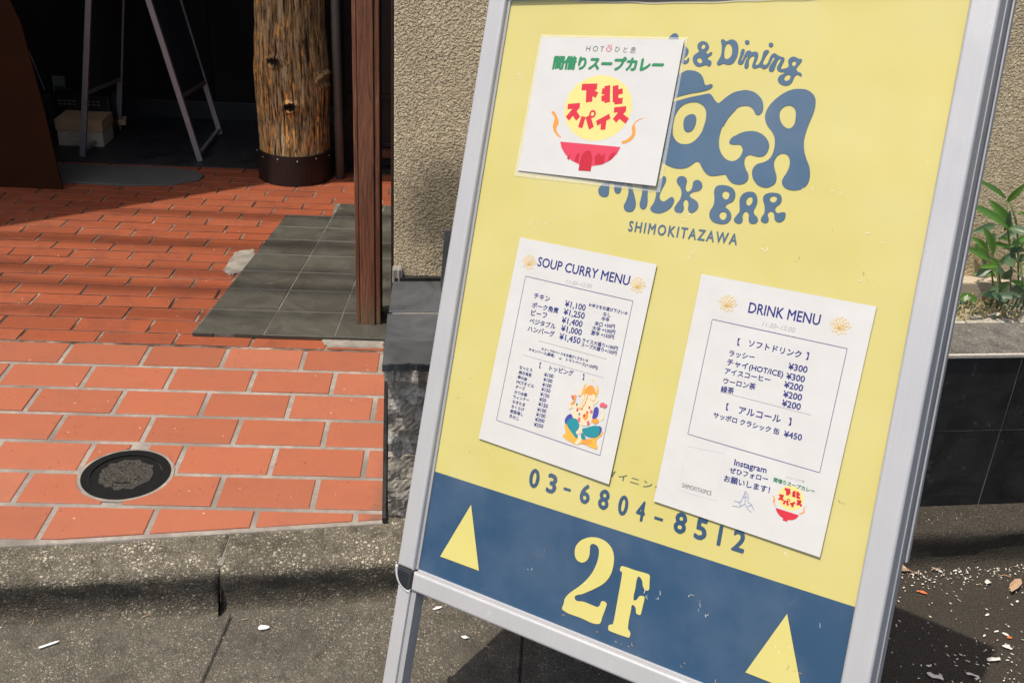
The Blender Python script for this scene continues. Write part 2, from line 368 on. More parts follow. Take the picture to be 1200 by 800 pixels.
def tube(bm, pts, r, seg=10, rr=None):
    pts = [Vector(p) for p in pts]; rings = []
    for i, p in enumerate(pts):
        d = (pts[min(i+1, len(pts)-1)]-pts[max(i-1, 0)]).normalized()
        s = d.cross(Vector((0, 0, 1)))
        if s.length < 1e-3: s = d.cross(Vector((0, 1, 0)))
        s.normalize(); t = s.cross(d); q = rr[i] if rr else r
        rings.append([bm.verts.new(p+(s*math.cos(a)+t*math.sin(a))*q) for a in [2*math.pi*k/seg for k in range(seg)]])
    for a, b in zip(rings, rings[1:]):
        for k in range(seg): bm.faces.new((a[k], a[(k+1) % seg], b[(k+1) % seg], b[k]))
    bm.faces.new(rings[0][::-1]); bm.faces.new(rings[-1])
# measured outlines of the flat print, millimetres on each sheet
DATA = json.loads(r'''{"LOGO":[[3049,8943,3072,9006,3135,9050,3195,9031,3219,8981,3219,8944,3222,8894,3066,8893],[3328,8869,3388,8839,3421,8795,3408,8733,3369,8683,3388,8656,3420,8672,3436,8699,3454,8678,3449,8635,3405,8607,3354,8615,3288,8632,3254,8732,3260,8844],[3631,8938,3697,8914,3738,8859,3730,8816,3709,8783,3735,8755,3766,8774,3798,8780,3804,8750,3770,8719,3747,8694,3772,8670,3812,8652,3819,8603,3790,8578,3739,8596,3687,8583,3634,8570,3568,8593,3520,8648,3510,8710,3543,8753,3586,8782,3585,8803,3557,8840,3551,8889,3579,8923],[3639,8895,3680,8865,3666,8828,3640,8824,3617,8858],[3616,8699,3655,8675,3670,8632,3639,8619,3601,8637,3584,8674],[3930,8967,3967,8951,4003,8936,4045,8957,4098,8960,4157,8928,4196,8862,4208,8766,4191,8681,4150,8621,4087,8605,4005,8618,3956,8596,3912,8611,3917,8654,3946,8715,3949,8800,3933,8884,3910,8945],[4029,8903,4080,8879,4111,8813,4110,8729,4065,8686,4019,8697,3999,8752,3992,8836,4006,8887],[4355,8922,4349,8899,4326,8890,4300,8899,4285,8922,4291,8945,4314,8954,4340,8945],[4718,8888,4712,8866,4690,8856,4664,8865,4650,8888,4655,8910,4678,8920,4704,8911],[4274,8832,4303,8814,4302,8773,4289,8719,4275,8670,4282,8653,4296,8683,4315,8755,4339,8797,4382,8809,4419,8786,4462,8794,4511,8774,4521,8721,4514,8662,4501,8626,4530,8608,4558,8633,4579,8686,4587,8746,4591,8793,4630,8817,4671,8805,4664,8776,4636,8722,4616,8663,4616,8628,4651,8610,4683,8640,4701,8711,4724,8759,4765,8773,4808,8748,4861,8727,4915,8708,4913,8655,4893,8597,4892,8567,4930,8562,4971,8575,4998,8598,4983,8645,4980,8691,5017,8724,5066,8727,5113,8705,5170,8694,5165,8653,5136,8612,5116,8560,5147,8526,5193,8509,5210,8480,5195,8465,5154,8485,5120,8473,5102,8437,5088,8385,5047,8343,4986,8335,4920,8357,4881,8397,4878,8444,4909,8480,4953,8507,4902,8517,4854,8537,4831,8572,4845,8619,4865,8678,4848,8699,4823,8666,4809,8607,4792,8536,4757,8518,4719,8541,4719,8588,4750,8653,4772,8706,4751,8718,4733,8676,4713,8617,4684,8570,4636,8555,4581,8580,4538,8567,4488,8560,4459,8589,4465,8649,4471,8715,4449,8730,4413,8714,4396,8672,4405,8601,4392,8559,4352,8564,4340,8605,4350,8671,4368,8725,4358,8731,4339,8695,4318,8635,4284,8608,4235,8628,4233,8670,4246,8736,4249,8802],[5058,8669,5091,8658,5093,8617,5071,8600,5046,8617,5038,8646],[5002,8482,5047,8471,5048,8430,5011,8400,4974,8411,4968,8446],[3319,8111,3373,8127,3573,8180,3759,8216,3861,8250,3902,8282,3900,8314,3867,8326,3822,8310,3783,8315,3747,8382,3700,8448,3621,8496,3521,8515,3438,8511,3374,8478,3313,8433,3269,8295],[3289,8048,3351,8060,3529,8116,3728,8160,3873,8189,3918,8166,3978,8101,4040,8061,4081,8086,4149,8149,4255,8219,4380,8251,4430,8257,4551,8234,4638,8184,4701,8121,4733,8039,4731,7962,4689,7918,4642,7928,4591,7992,4526,8031,4447,8036,4360,8012,4318,7963,4234,7850,4178,7726,4173,7750,4151,7628,4157,7507,4195,7399,4265,7313,4348,7264,4440,7262,4509,7311,4540,7385,4533,7445,4488,7490,4409,7489,4343,7493,4316,7516,4339,7578,4408,7630,4374,7604,4468,7657,4604,7691,4735,7677,4848,7618,4916,7528,4919,7445,4883,7372,4812,7344,4734,7350,4655,7359,4604,7324,4598,7257,4624,7187,4687,7096,4700,7026,4655,6962,4555,6938,4543,6935,4460,6958,4390,7013,4348,7058,4295,7054,4206,7033,4099,7029,4023,7070,3956,7139,3910,7197,3860,7209,3811,7177,3738,7123,3633,7093,3491,7098,3338,7150,3209,7223,3156,7346,3161,7536],[3652,8059,3736,8049,3821,8003,3871,7932,3888,7834,3880,7736,3858,7637,3807,7548,3725,7475,3619,7448,3518,7463,3435,7527,3390,7612,3379,7811,3408,7913,3469,7996,3558,8043],[3658,7886,3710,7870,3738,7815,3737,7729,3704,7653,3640,7625,3580,7647,3550,7707,3541,7757,3546,7819,3586,7864],[5215,8295,5314,8287,5400,8243,5454,8182,5473,8114,5474,8010,5449,7894,5423,7778,5408,7661,5406,7673,5411,7569,5442,7455,5491,7354,5544,7266,5575,7164,5573,7049,5516,6969,5414,6929,5303,6933,5228,6974,5199,7030,5212,7090,5247,7163,5266,7257,5251,7338,5217,7388,5151,7411,5081,7385,5043,7324,5041,7253,5072,7173,5112,7082,5105,6999,5040,6946,4968,6928,4861,6955,4776,7032,4742,7112,4747,7184,4794,7241,4877,7271,4945,7311,4988,7379,5002,7474,4994,7568,4970,7637,4920,7705,4934,7694,4859,7761,4803,7841,4783,7923,4803,8018,4856,8103,4940,8188,5039,8255,5131,8287],[5100,8065,5164,8050,5210,7999,5230,7907,5227,7814,5183,7760,5120,7762,5048,7817,5002,7897,4992,7979,5030,8039],[2440,6825,2375,6780,2303,6719,2285,6655,2330,6588,2417,6569,2476,6601,2477,6687,2469,6772,2500,6798,2553,6764,2568,6687,2613,6644,2674,6657,2689,6721,2696,6776,2746,6795,2801,6746,2823,6655,2805,6545,2782,6465,2815,6406,2891,6387,2964,6421,2981,6515,2943,6619,2887,6722,2842,6811,2771,6898,2601,6931],[3031,6842,3055,6721,3053,6598,3046,6521,3070,6470,3118,6448,3165,6479,3174,6564,3151,6684,3147,6790,3149,6867,3083,6892],[3328,6926,3372,6963,3416,6933,3416,6873,3383,6780,3358,6687,3380,6620,3445,6596,3505,6639,3558,6671,3602,6648,3603,6573,3551,6493,3460,6436,3361,6414,3270,6435,3240,6478,3280,6558,3296,6651,3293,6757,3306,6864],[3594,6918,3610,6964,3665,6986,3726,6973,3761,6923,3757,6856,3769,6797,3807,6771,3851,6804,3864,6865,3868,6922,3924,6951,3990,6926,4018,6867,3998,6816,3955,6791,3867,6761,3845,6722,3882,6688,3883,6669,3951,6660,4007,6606,4000,6531,3937,6478,3889,6481,3856,6522,3850,6596,3814,6652,3781,6649,3765,6603,3788,6531,3773,6477,3719,6454,3656,6473,3634,6516,3661,6579,3704,6657,3707,6747,3673,6819,3621,6867],[4323,6910,4437,6901,4525,6850,4553,6773,4531,6699,4454,6648,4437,6610,4502,6565,4546,6497,4537,6424,4475,6374,4366,6365,4263,6395,4210,6463,4211,6537,4245,6614,4241,6716,4217,6816,4240,6884],[4395,6829,4445,6814,4463,6765,4440,6719,4392,6722,4354,6770,4359,6811],[4412,6538,4459,6525,4475,6475,4449,6429,4401,6432,4364,6479,4375,6521],[4773,6854,4846,6835,4891,6760,4892,6675,4868,6601,4885,6553,4940,6508,4951,6452,4904,6419,4841,6426,4813,6474,4804,6537,4774,6570,4736,6567,4715,6514,4729,6443,4698,6401,4627,6407,4596,6444,4623,6505,4658,6566,4642,6651,4630,6751,4678,6827],[4772,6782,4813,6768,4821,6704,4787,6662,4742,6682,4734,6739],[5105,6869,5197,6859,5240,6806,5235,6735,5180,6674,5181,6631,5217,6600,5273,6615,5325,6615,5339,6563,5317,6504,5255,6477,5197,6506,5174,6574,5140,6610,5096,6602,5081,6565,5106,6511,5101,6461,5051,6445,5000,6471,4998,6521,5026,6574,5015,6672,4976,6754,4973,6810,5025,6855],[5114,6823,5164,6811,5172,6772,5138,6738,5086,6750,5074,6794]],"TWO":[[2963,1180,2974,1288,3061,1400,3220,1483,3405,1499,3548,1444,3631,1342,3659,1202,3643,1037,3567,888,3422,750,3235,609,3101,496,3284,497,3447,492,3514,495,3547,529,3565,595,3604,612,3658,595,3659,549,3628,390,3584,253,3254,242,2925,258,2927,358,2933,438,3000,546,3159,713,3296,907,3367,1091,3384,1269,3352,1363,3271,1391,3218,1359,3221,1279,3223,1175,3178,1092,3095,1055,3006,1087]],"EFF":[[3816,1215,4046,1217,4254,1225,4279,1199,4289,1124,4303,1028,4292,995,4243,987,4197,1028,4171,1098,4125,1140,4088,1133,4083,970,4085,790,4129,800,4177,876,4246,887,4257,856,4252,754,4241,620,4219,604,4166,614,4140,684,4083,710,4074,628,4077,358,4126,306,4126,239,4104,224,3794,216,3760,232,3758,295,3800,321,3822,340,3827,707,3827,1094,3816,1124,3784,1137,3786,1195]],"TRI":[[870,1359,1245,359,409,350],[6364,1331,6762,359,5943,369]],"DIG":[["0",191.6,194.7,209.6,196.7],["3",225.7,194.7,242.9,197.4],["-",257.5,207.4,270.6,208.1],["6",288.2,194.2,305.0,197.1],["8",321.8,194.3,338.9,197.8],["0",356.4,194.3,372.0,196.4],["4",387.5,194.8,401.4,195.4],["-",418.5,205.4,432.5,206.5],["8",451.0,193.8,469.2,196.1],["5",484.0,193.8,501.7,196.1],["1",518.0,193.9,526.7,194.5],["2",542.3,192.8,560.1,194.7]],"SH":[292.9,610.5,470.2,610.1],"KANA":[341.1,244.1,416.1,241.4],"KANA2":[156.0,246.5,233.0,245.5],"P1":[202.22,789.59,-0.98,259.16,214.71],"P2":[217.16,406.33,-2.69,255.19,333.62],"P3":[546.36,391.33,-2.03,252.29,334.57],"T1":{"ink":[["H O T",90.2,194.5,123.0,194.1],["ひ と 息",143.0,194.7,180.4,193.8]],"green":[["間借りスープカレー",33.3,165.0,232.4,167.0]]},"C1":[132.0,109.1,193.6,111.7,121.6,159.4],"REDS":[[22,[95.0,138.6,123.1,140.5]],[26,[109.5,139.9,113.6,116.3]],[20,[114.3,131.9,125.8,127.5]],[22,[141.4,143.0,146.7,117.2]],[20,[133.5,133.8,143.2,134.3]],[20,[135.1,122.4,145.0,125.2]],[22,[156.2,143.7,161.7,118.9]],[20,[159.7,119.5,173.8,121.5]],[18,[159.6,133.1,170.8,136.2]],[18,[75.3,107.3,97.7,110.2]],[20,[94.6,110.0,78.8,88.4]],[20,[86.7,101.2,99.2,89.7]],[18,[108.4,93.6,106.0,76.2]],[20,[116.1,94.7,127.0,76.6]],[18,[156.2,97.2,134.7,84.7]],[20,[146.9,90.1,148.3,75.7]],[18,[161.6,106.6,182.7,109.8]],[20,[179.7,109.6,166.1,90.6]],[20,[172.5,100.1,188.7,91.4]]],"RING":[124.0,98.5],"SW":[[47.2,98.3,58.4,90.5,63.3,80.7,60.9,72.1,66.7,64.1,73.2,58.5,60.9,64.4,54.1,73.3,54.0,81.8,54.2,88.5],[215.8,97.9,204.9,93.1,198.7,83.1,201.4,73.6,195.7,65.1,185.7,58.6,200.0,62.2,206.5,70.7,206.0,80.3,202.9,88.2,208.5,94.0]],"BOWL":[73.3,52.1,185.5,52.1,181.6,41.4,172.3,30.8,158.4,23.1,140.4,19.2,140.1,11.3,117.6,10.6,117.4,19.5,100.6,24.8,86.6,33.7,77.7,43.0],"STREAK":[[117.6,10.6,117.4,21.2,118.6,34.6,125.1,41.7,132.9,42.4,138.8,32.9,139.5,19.8,140.1,11.3],[91.9,27.4,96.6,34.5,96.6,24.4],[106.9,23.6,108.4,35.4,114.0,37.5,114.3,22.6],[146.9,22.1,142.6,33.3,149.0,40.4,155.7,36.0,160.5,41.3,161.9,25.0],[166.9,28.7,170.3,40.4,179.1,44.4,175.4,34.3]],"T2h":[["SOUP CURRY MENU",44.4,294.5,215.9,294.9]],"T2s":[["11:30~15:00",104.9,277.5,152.6,278.3]],"T2":[["チキン",50.4,244.3,81.3,244.3],["ポーク角煮",50.8,229.2,101.9,229.7],["ビーフ",51.7,216.7,82.4,217.8],["ベジタブル",52.0,204.0,102.6,204.7],["ハンバーグ",51.7,191.3,103.5,192.5],["¥1,100",111.4,242.5,149.6,243.3],["¥1,250",112.2,229.7,151.0,230.8],["¥1,400",111.8,216.8,150.1,217.7],["¥1,000",113.8,204.2,152.1,205.3],["¥1,450",113.8,190.9,152.8,192.0],["☆辛さをお選び下さい☆",153.6,251.5,224.6,251.9],["なし",183.0,242.8,196.1,243.2],["中辛",182.2,235.0,195.8,235.9],["辛口 +50円",172.1,225.5,207.7,228.0],["大辛 +100円",169.1,218.0,210.1,219.7],["激辛 +150円",168.8,210.7,209.9,212.1],["ライス大盛り+100円",156.2,196.4,220.5,197.3],["スープ大盛り+150円",156.0,189.4,220.5,190.0],["☆スープのベースをお選びください☆",85.0,167.5,174.4,168.6],["チキンベース(豚骨)",61.9,160.9,111.9,161.8],["or",121.8,160.9,126.7,161.1],["トマトベース(+150円)",134.6,161.1,193.6,161.5],["【",84.9,139.3,95.0,140.4],["トッピング",107.7,140.3,152.7,141.9],["】",167.5,140.3,177.0,141.7],["なっとう",51.1,129.5,75.9,129.6],["焼き海苔",51.8,121.3,76.9,122.0],["麻の実",51.4,114.0,70.0,113.1],["MCTオイル",51.2,105.5,86.1,106.0],["チーズ",51.8,97.3,70.1,98.5],["かつお節",51.3,88.9,76.6,89.5],["ウィンナー",51.1,81.0,82.1,82.7],["かきたま",51.4,73.2,76.4,73.5],["きくらげ",51.8,65.0,76.7,65.7],["野菜増し",51.1,57.0,76.8,57.9],["きのこ",51.4,49.1,70.2,49.1],["¥100",100.6,128.7,118.0,129.7],["¥100",100.9,121.1,117.9,121.9],["¥100",100.9,113.0,118.1,113.9],["¥150",101.0,105.4,118.0,106.2],["¥150",100.9,97.3,118.1,97.8],["¥50",101.4,89.1,114.3,90.1],["¥150",101.2,81.3,119.2,81.8],["¥100",101.4,72.6,118.4,73.9],["¥100",101.3,64.5,118.9,65.7],["¥300",101.2,56.7,118.8,57.9],["¥250",101.2,48.3,118.8,49.6]],"BOX2":[26.4,274.7,228.8,274.0,229.8,37.2,27.8,38.1],"LN2":[[75.6,180.2,206.0,180.4],[52.6,152.0,207.0,151.8]],"LO2":[27.9,298.7,230.9,299.7],"GAN":{"halo":[[190.6,143.9,193.2,140.5,199.7,137.5,203.3,130.9,202.3,122.4,198.5,116.7,186.0,114.8,178.5,118.2,175.7,125.9,177.4,133.8,184.5,139.3]],"base":[[157.0,49.0,161.7,52.2,157.4,63.5,159.0,69.6,166.7,62.2,182.6,53.3,199.8,54.4,213.4,60.1,220.2,66.7,224.7,73.5,225.4,67.2,218.4,57.8,222.8,45.9,216.9,44.2,206.8,45.1,195.7,45.7,183.8,41.3,174.5,42.5,165.0,44.6]],"cream":[[180.2,117.7,184.6,119.7,196.5,119.9,205.7,117.7,205.2,112.0,200.2,106.9,203.6,94.8,203.6,87.3,200.0,77.0,192.4,73.0,184.8,72.8,171.0,78.6,165.4,86.5,166.5,94.4,158.7,90.4,157.2,95.7,167.1,100.2,173.0,102.7,180.5,107.4,175.4,113.6,175.2,118.3],[179.3,60.9,188.8,70.2,190.5,64.1,183.6,57.4],[182.5,41.9,184.1,48.0,190.5,56.5,192.2,50.4,188.6,43.7],[216.6,90.8,220.0,97.3,215.1,107.2,221.5,99.6,221.8,91.3,218.3,88.5]],"teal":[[160.6,68.1,164.8,76.9,175.1,79.7,180.7,75.5,183.2,66.7,179.8,59.2,184.1,55.6,183.1,51.6,173.9,56.6],[189.8,66.7,197.2,71.5,208.5,77.5,216.8,78.8,220.5,73.3,218.9,63.5,207.2,59.3,197.1,60.2],[191.2,53.9,191.3,61.4,199.6,55.3,198.1,52.9]],"violet":[[155.7,73.5,162.8,83.9,168.4,79.8,165.8,73.4,159.8,67.0],[203.9,105.1,209.2,105.6,211.6,96.9,209.3,89.8,204.0,87.4,202.6,94.5],[216.8,78.8,222.2,78.4,223.3,72.2,220.4,65.8,217.5,68.7]],"orange":[[181.7,130.2,188.8,135.7,196.3,132.0,199.0,122.5,185.2,121.4,180.8,121.6],[159.9,98.3,163.3,105.8,163.1,114.2,166.5,114.1,166.6,105.7,164.2,98.5],[203.0,85.3,211.6,89.5,215.4,84.9,207.5,80.9],[185.9,88.2,193.5,92.1,194.5,84.9,189.9,81.8],[194.2,47.1,199.8,54.4,210.4,55.5,207.9,49.1]],"rose":[[211.4,109.0,213.9,115.2,219.4,114.7,224.1,113.2,221.1,108.7,216.9,108.5],[158.4,111.2,161.7,112.9,162.4,107.5],[178.7,82.5,181.8,83.3,182.7,76.1,179.8,77.1],[195.5,81.4,199.0,82.0,199.8,76.0,197.0,76.2],[178.7,100.4,181.6,101.1,182.7,95.8,180.0,96.0],[197.1,98.7,200.6,99.2,200.9,95.0,197.5,95.0]],"dark":[[183.7,115.4,187.4,115.2,186.5,113.1],[192.2,116.1,195.8,116.1,195.0,113.8]]},"T3h":[["DRINK MENU",81.3,294.2,183.7,296.4]],"T3s":[["11:30~15:00",105.1,280.2,152.7,280.4]],"T3":[["【",71.3,247.1,83.7,248.6],["ソフトドリンク",91.9,249.5,168.4,249.3],["】",172.1,249.2,182.8,250.0],["ラッシー",67.0,230.4,104.6,232.4],["チャイ(HOT/ICE)",66.6,217.4,149.7,218.5],["アイスコーヒー",66.1,204.9,133.7,207.2],["ウーロン茶",67.1,191.0,115.1,193.2],["緑茶",66.2,178.7,85.7,180.5],["¥300",154.8,230.5,181.2,231.5],["¥300",154.9,217.4,180.5,218.4],["¥200",154.4,205.4,180.7,206.1],["¥200",156.1,192.7,182.1,193.8],["¥200",156.9,180.4,183.2,181.1],["【",75.5,155.7,87.2,156.9],["アルコール",98.7,155.9,160.0,158.2],["】",168.3,158.2,179.0,159.4],["サッポロ クラシック 缶",63.1,141.2,161.8,142.1],["¥450",169.0,141.0,193.9,142.1],["Instagram",108.6,84.6,156.0,86.6],["ぜひフォロー",104.2,72.9,160.7,75.6],["お願いします！",98.8,59.2,166.4,61.9]],"T3k":[["SHIMOKITASPICE",38.8,32.2,85.2,33.6]],"T3g":[["間借りスープカレー",168.6,78.9,226.2,79.4]],"T3t":[["H O T ひと息",184.9,87.9,210.6,88.7]],"BOX3":[30.9,274.8,227.1,274.2,227.4,107.5,30.8,108.1],"LN3":[[65.7,178.3,199.9,178.4]],"LO3":[48.8,302.0,211.6,302.5],"C3":[197.0,63.5,214.8,66.2,193.0,79.6],"HANDS":[[132.8,54.3,131.6,45.2,130.2,39.4,127.5,36.3,119.8,36.8],[132.8,54.3,137.9,49.9,139.6,40.8,145.3,39.0,151.3,32.1],[133.5,51.3,136.3,37.1,130.0,31.1,118.9,29.1],[136.3,37.1,139.7,32.7,147.9,28.4],[127.0,38.4,132.1,31.7],[140.2,34.2,146.7,38.9],[131.3,45.2,137.5,47.0]],"QRBOX":[33.8,91.1,91.5,96.4,93.8,28.9,34.8,27.0]}''')
LEAF = [(1.213, 2.2, 0.648, 1.137, 2.17, 0.701, 0.009), (1.228, 2.22, 0.633, 1.24, 2.19, 0.683, 0.009), (1.22, 2.17, 0.59, 1.126, 2.14, 0.657, 0.0119), (1.245, 2.2, 0.577, 1.173, 2.17, 0.649, 0.0159), (1.265, 2.23, 0.602, 1.267, 2.2, 0.62, 0.008), (1.219, 2.16, 0.594, 1.242, 2.13, 0.598, 0.0129), (1.263, 2.22, 0.526, 1.2, 2.19, 0.552, 0.007), (1.192, 2.15, 0.536, 1.151, 2.12, 0.602, 0.0129), (1.197, 2.18, 0.526, 1.147, 2.15, 0.574, 0.0099), (1.182, 2.14, 0.526, 1.117, 2.11, 0.563, 0.0119), (1.231, 2.18, 0.498, 1.179, 2.15, 0.507, 0.008), (1.269, 2.23, 0.538, 1.227, 2.2, 0.558, 0.006), (1.263, 2.17, 0.573, 1.229, 2.14, 0.562, 0.009), (1.288, 2.22, 0.511, 1.277, 2.19, 0.558, 0.0119), (1.201, 2.14, 0.521, 1.205, 2.11, 0.55, 0.0109), (1.215, 2.13, 0.529, 1.216, 2.1, 0.531, 0.0129), (1.243, 2.14, 0.499, 1.248, 2.11, 0.506, 0.0139), (1.219, 2.13, 0.456, 1.215, 2.1, 0.488, 0.0129), (1.222, 2.17, 0.496, 1.194, 2.14, 0.529, 0.0099), (1.21, 2.16, 0.445, 1.212, 2.13, 0.464, 0.007), (1.264, 2.18, 0.51, 1.269, 2.15, 0.533, 0.0119), (1.242, 2.17, 0.535, 1.249, 2.14, 0.553, 0.0129), (1.281, 2.16, 0.453, 1.273, 2.13, 0.488, 0.0099), (1.245, 2.18, 0.465, 1.244, 2.15, 0.494, 0.0119), (1.252, 2.22, 0.448, 1.212, 2.19, 0.487, 0.005), (1.3, 2.18, 0.399, 1.29, 2.15, 0.435, 0.008), (1.268, 2.18, 0.421, 1.241, 2.15, 0.411, 0.007)]
STEM = [[[1.216, 2.2, 0.642], [1.236, 2.2, 0.577], [1.262, 2.2, 0.512], [1.287, 2.2, 0.412]], [[1.226, 2.2, 0.638], [1.249, 2.2, 0.599], [1.267, 2.2, 0.551], [1.307, 2.2, 0.413]], [[1.223, 2.2, 0.483], [1.241, 2.2, 0.433], [1.248, 2.2, 0.411]], [[1.233, 2.2, 0.484], [1.255, 2.2, 0.434], [1.266, 2.2, 0.4]], [[1.283, 2.2, 0.513], [1.31, 2.2, 0.436], [1.325, 2.2, 0.391]], [[1.212, 2.2, 0.505], [1.246, 2.2, 0.467], [1.275, 2.2, 0.389]]]
# ================================================================== SETTING
def edge_y(x): return 1.8545 + .1395*x            # front edge of the tiled terrace
def kerb_y(x): return 1.735 + .116*x              # outer arris of the kerb
def wall_y(x): return 1.845 + .092*x              # foot of the low slate wall
ROADZ = -.105
# ---- road: one sheet to the horizon, and the concrete gutter strip lying on it
bm = bmesh.new()
v = [bm.verts.new(p) for p in ((-400, -400, ROADZ-.006), (400, -400, ROADZ-.006), (400, 400, ROADZ-.006), (-400, 400, ROADZ-.006))]
bm.faces.new(v); bmo('road', bm, M['road'], kind='structure')
gut = empty('gutter', (0, 1.3, ROADZ)); tag(gut, kind='structure')
xs = [-3.0, -2.42, -1.022, -.424, .174, .772, 1.37, 1.97, 2.57, 3.2]
xs = [-3.0, -2.41, -1.815, -1.22, -.424, .17, .765, 1.36, 1.955, 2.55, 3.2]
for a, b in zip(xs, xs[1:]):
    bm = bmesh.new(); g_ = .0022; sk = -.1*.55
    pts = [(a+g_-.06, 1.12+.11*a), (b-g_-.06, 1.12+.11*b), (b-g_, kerb_y(b)+.02), (a+g_, kerb_y(a)+.02)]
    prism(bm, [(x, y-1.3) for x, y in pts], -.005, .0 + random.uniform(-.001, .0008), .003)
    bmo('gutter_slab', bm, M['gutter'], gut)
# ---- kerb stones
kerb = empty('kerb', (0, 1.75, -.09)); tag(kerb, kind='structure')
def kerb_profile():
    # (offset outwards from the arris line, z): back to front
    pr = [(.16, -.006), (.07, -.006), (.02, -.009)]
    for k in range(7):
        a = math.radians(90*k/6); pr.append((.014 - .018*math.sin(a), -.028 + .018*math.cos(a)))
    pr += [(-.002, -.045), (.0, -.062), (.0005, -.08), (-.001, -.095), (-.008, -.104), (-.03, -.109)]
    return pr
ks = [-3.3, -2.70, -2.09, -1.05, -.4527, .15, .75, 1.35, 1.95, 2.55, 3.2]
for a, b in zip(ks, ks[1:]):
    bm = bmesh.new(); rows = []; N = 44
    for i in range(N+1):
        x = a + .0018 + (b-a-.0036)*i/N; row = []
        for j, (o, z) in enumerate(kerb_profile()):
            q = Vector((x*7, o*40, z*30)); d = noise.noise(q)*.003 + noise.noise(q*4)*.0016
            row.append(bm.verts.new((x + .01*o, kerb_y(x)-1.75 + o - (d if z < -.02 else 0), z + .09 + (d*.6 if z > -.06 else 0))))
        rows.append(row)
    for r0, r1 in zip(rows, rows[1:]):
        for j in range(len(r0)-1): bm.faces.new((r0[j], r0[j+1], r1[j+1], r1[j]))
    bm.faces.new(rows[0]); bm.faces.new(rows[-1][::-1])
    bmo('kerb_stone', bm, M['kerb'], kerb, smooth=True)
bm = bmesh.new()
for k in ks[1:-1]:
    box(bm, (k-.004, kerb_y(k)-1.75+.004, -.02), (k+.004, kerb_y(k)-1.75+.03, .063)); box(bm, (k-.0062, kerb_y(k)-1.75+.012, .06), (k+.0055, kerb_y(k)-1.75+.17, .0822))
bmo('joint_mortar', bm, M['cement'], kerb)
# ---- terrace: mortar bed with separate tiles
ter = empty('terrace', (0, 2.6, 0)); tag(ter, kind='structure')
TY = 2.6
bm = bmesh.new()
XL = -3.2
pts = [(XL, edge_y(XL)), (-1.5, edge_y(-1.5)), (-.9, edge_y(-.9)), (-.45, edge_y(-.45)-.002), (-.138, edge_y(-.138)), (-.185, 2.612), (XL, 2.612)]
prism(bm, [(x, y-TY) for x, y in pts], -.085, -.0028, .004); bmo('mortar_bed', bm, M['mortar'], ter)
bm = bmesh.new(); prism(bm, [(XL, 2.612-TY), (-.185, 2.612-TY), (-.24, 4.16-TY), (XL, 4.16-TY)], -.085, -.0042); bmo('joint_bed', bm, M['mortar_dark'], ter)
def clip(poly, a, b, c):
    """keep a*x+b*y>=c"""
    out = []
    for i in range(len(poly)):
        p, q = poly[i-1], poly[i]; dp = a*p[0]+b*p[1]-c; dq = a*q[0]+b*q[1]-c
        if (dp >= 0) != (dq >= 0):
            t = dp/(dp-dq); out.append((p[0]+(q[0]-p[0])*t, p[1]+(q[1]-p[1])*t))
        if dq >= 0: out.append(q)
    return out
def area(p): return .5*sum(p[i-1][0]*p[i][1]-p[i][0]*p[i-1][1] for i in range(len(p)))
cache = {}
rch = random.Random(21)
def chip(poly, p=.35, s=.007):
    if rch.random() > p or len(poly) != 4: return poly
    i = rch.randrange(4); P_, a, b = poly[i], poly[i-1], poly[(i+1) % 4]; d1, d2 = rch.uniform(.35, 1)*s*1.5, rch.uniform(.35, 1)*s
    def to(q, d):
        L = math.hypot(q[0]-P_[0], q[1]-P_[1]); return (P_[0]+(q[0]-P_[0])*d/L, P_[1]+(q[1]-P_[1])*d/L)
    u, v_ = to(a, d1), to(b, d2); mid = (u[0]*.38+v_[0]*.38+P_[0]*.24, u[1]*.38+v_[1]*.38+P_[1]*.24)
    return poly[:i]+[u, mid, v_]+poly[i+1:]
def tile(poly, z1, mat, th=.009, ch=.0016, name='paving_tile'):
    if len(poly) < 3 or abs(area(poly)) < 2.5e-4: return
    cx = sum(p[0] for p in poly)/len(poly); cy = sum(p[1] for p in poly)/len(poly)
    key = (tuple((round(x-cx, 3), round(y-cy, 3)) for x, y in poly), name, mat.name)
    if key not in cache:
        bm = bmesh.new(); prism(bm, [(x-cx, y-cy) for x, y in poly], -th, 0, ch)
        me = bpy.data.meshes.new(name); bm.to_mesh(me); bm.free(); me.materials.append(mat); cache[key] = me
    o = link(name, cache[key], None, ter); o.location = (cx, cy-TY, z1 + random.uniform(-.0006, .0006))
    o.rotation_euler = (random.gauss(0, .0025), random.gauss(0, .0018), 0)
PY = .1237; OFF = [-1.2485, -1.1532, -1.2474, -1.1437, -1.0377, -.7153, -1.0393, -.93]
def hole_split(poly):
    """tiles next to the round cover are cut to its collar, leaving mortar above and below it"""
    cx, cy, r = -.72, 1.991, .1035
    ys = [p[1] for p in poly]; xs_ = [p[0] for p in poly]; y0, y1 = min(ys), max(ys)
    if len(poly) != 4 or min(xs_) > cx+r or max(xs_) < cx-r or y0 > cy+r or y1 < cy-r: return [poly]
    out = []
    for sgn in (-1, 1):
        lim = []
        for k in range(15):
            y = y0+(y1-y0)*k/14; dy = abs(y-cy)
            q = math.sqrt(r*r-dy*dy) if dy < r else 0
            lim.append((cx+sgn*max(q, .022), y))
        if sgn < 0:
            if min(xs_) > cx-.03: continue
            p = [(min(xs_), y1), (min(xs_), y0)] + [(max(min(x, max(xs_)), min(xs_)+.0005), y) for x, y in lim]
        else:
            if max(xs_) < cx+.03: continue
            p = [(max(xs_), y0), (max(xs_), y1)] + [(min(max(x, min(xs_)), max(xs_)-.0005), y) for x, y in lim[::-1]]
        out.append(p)
    return out
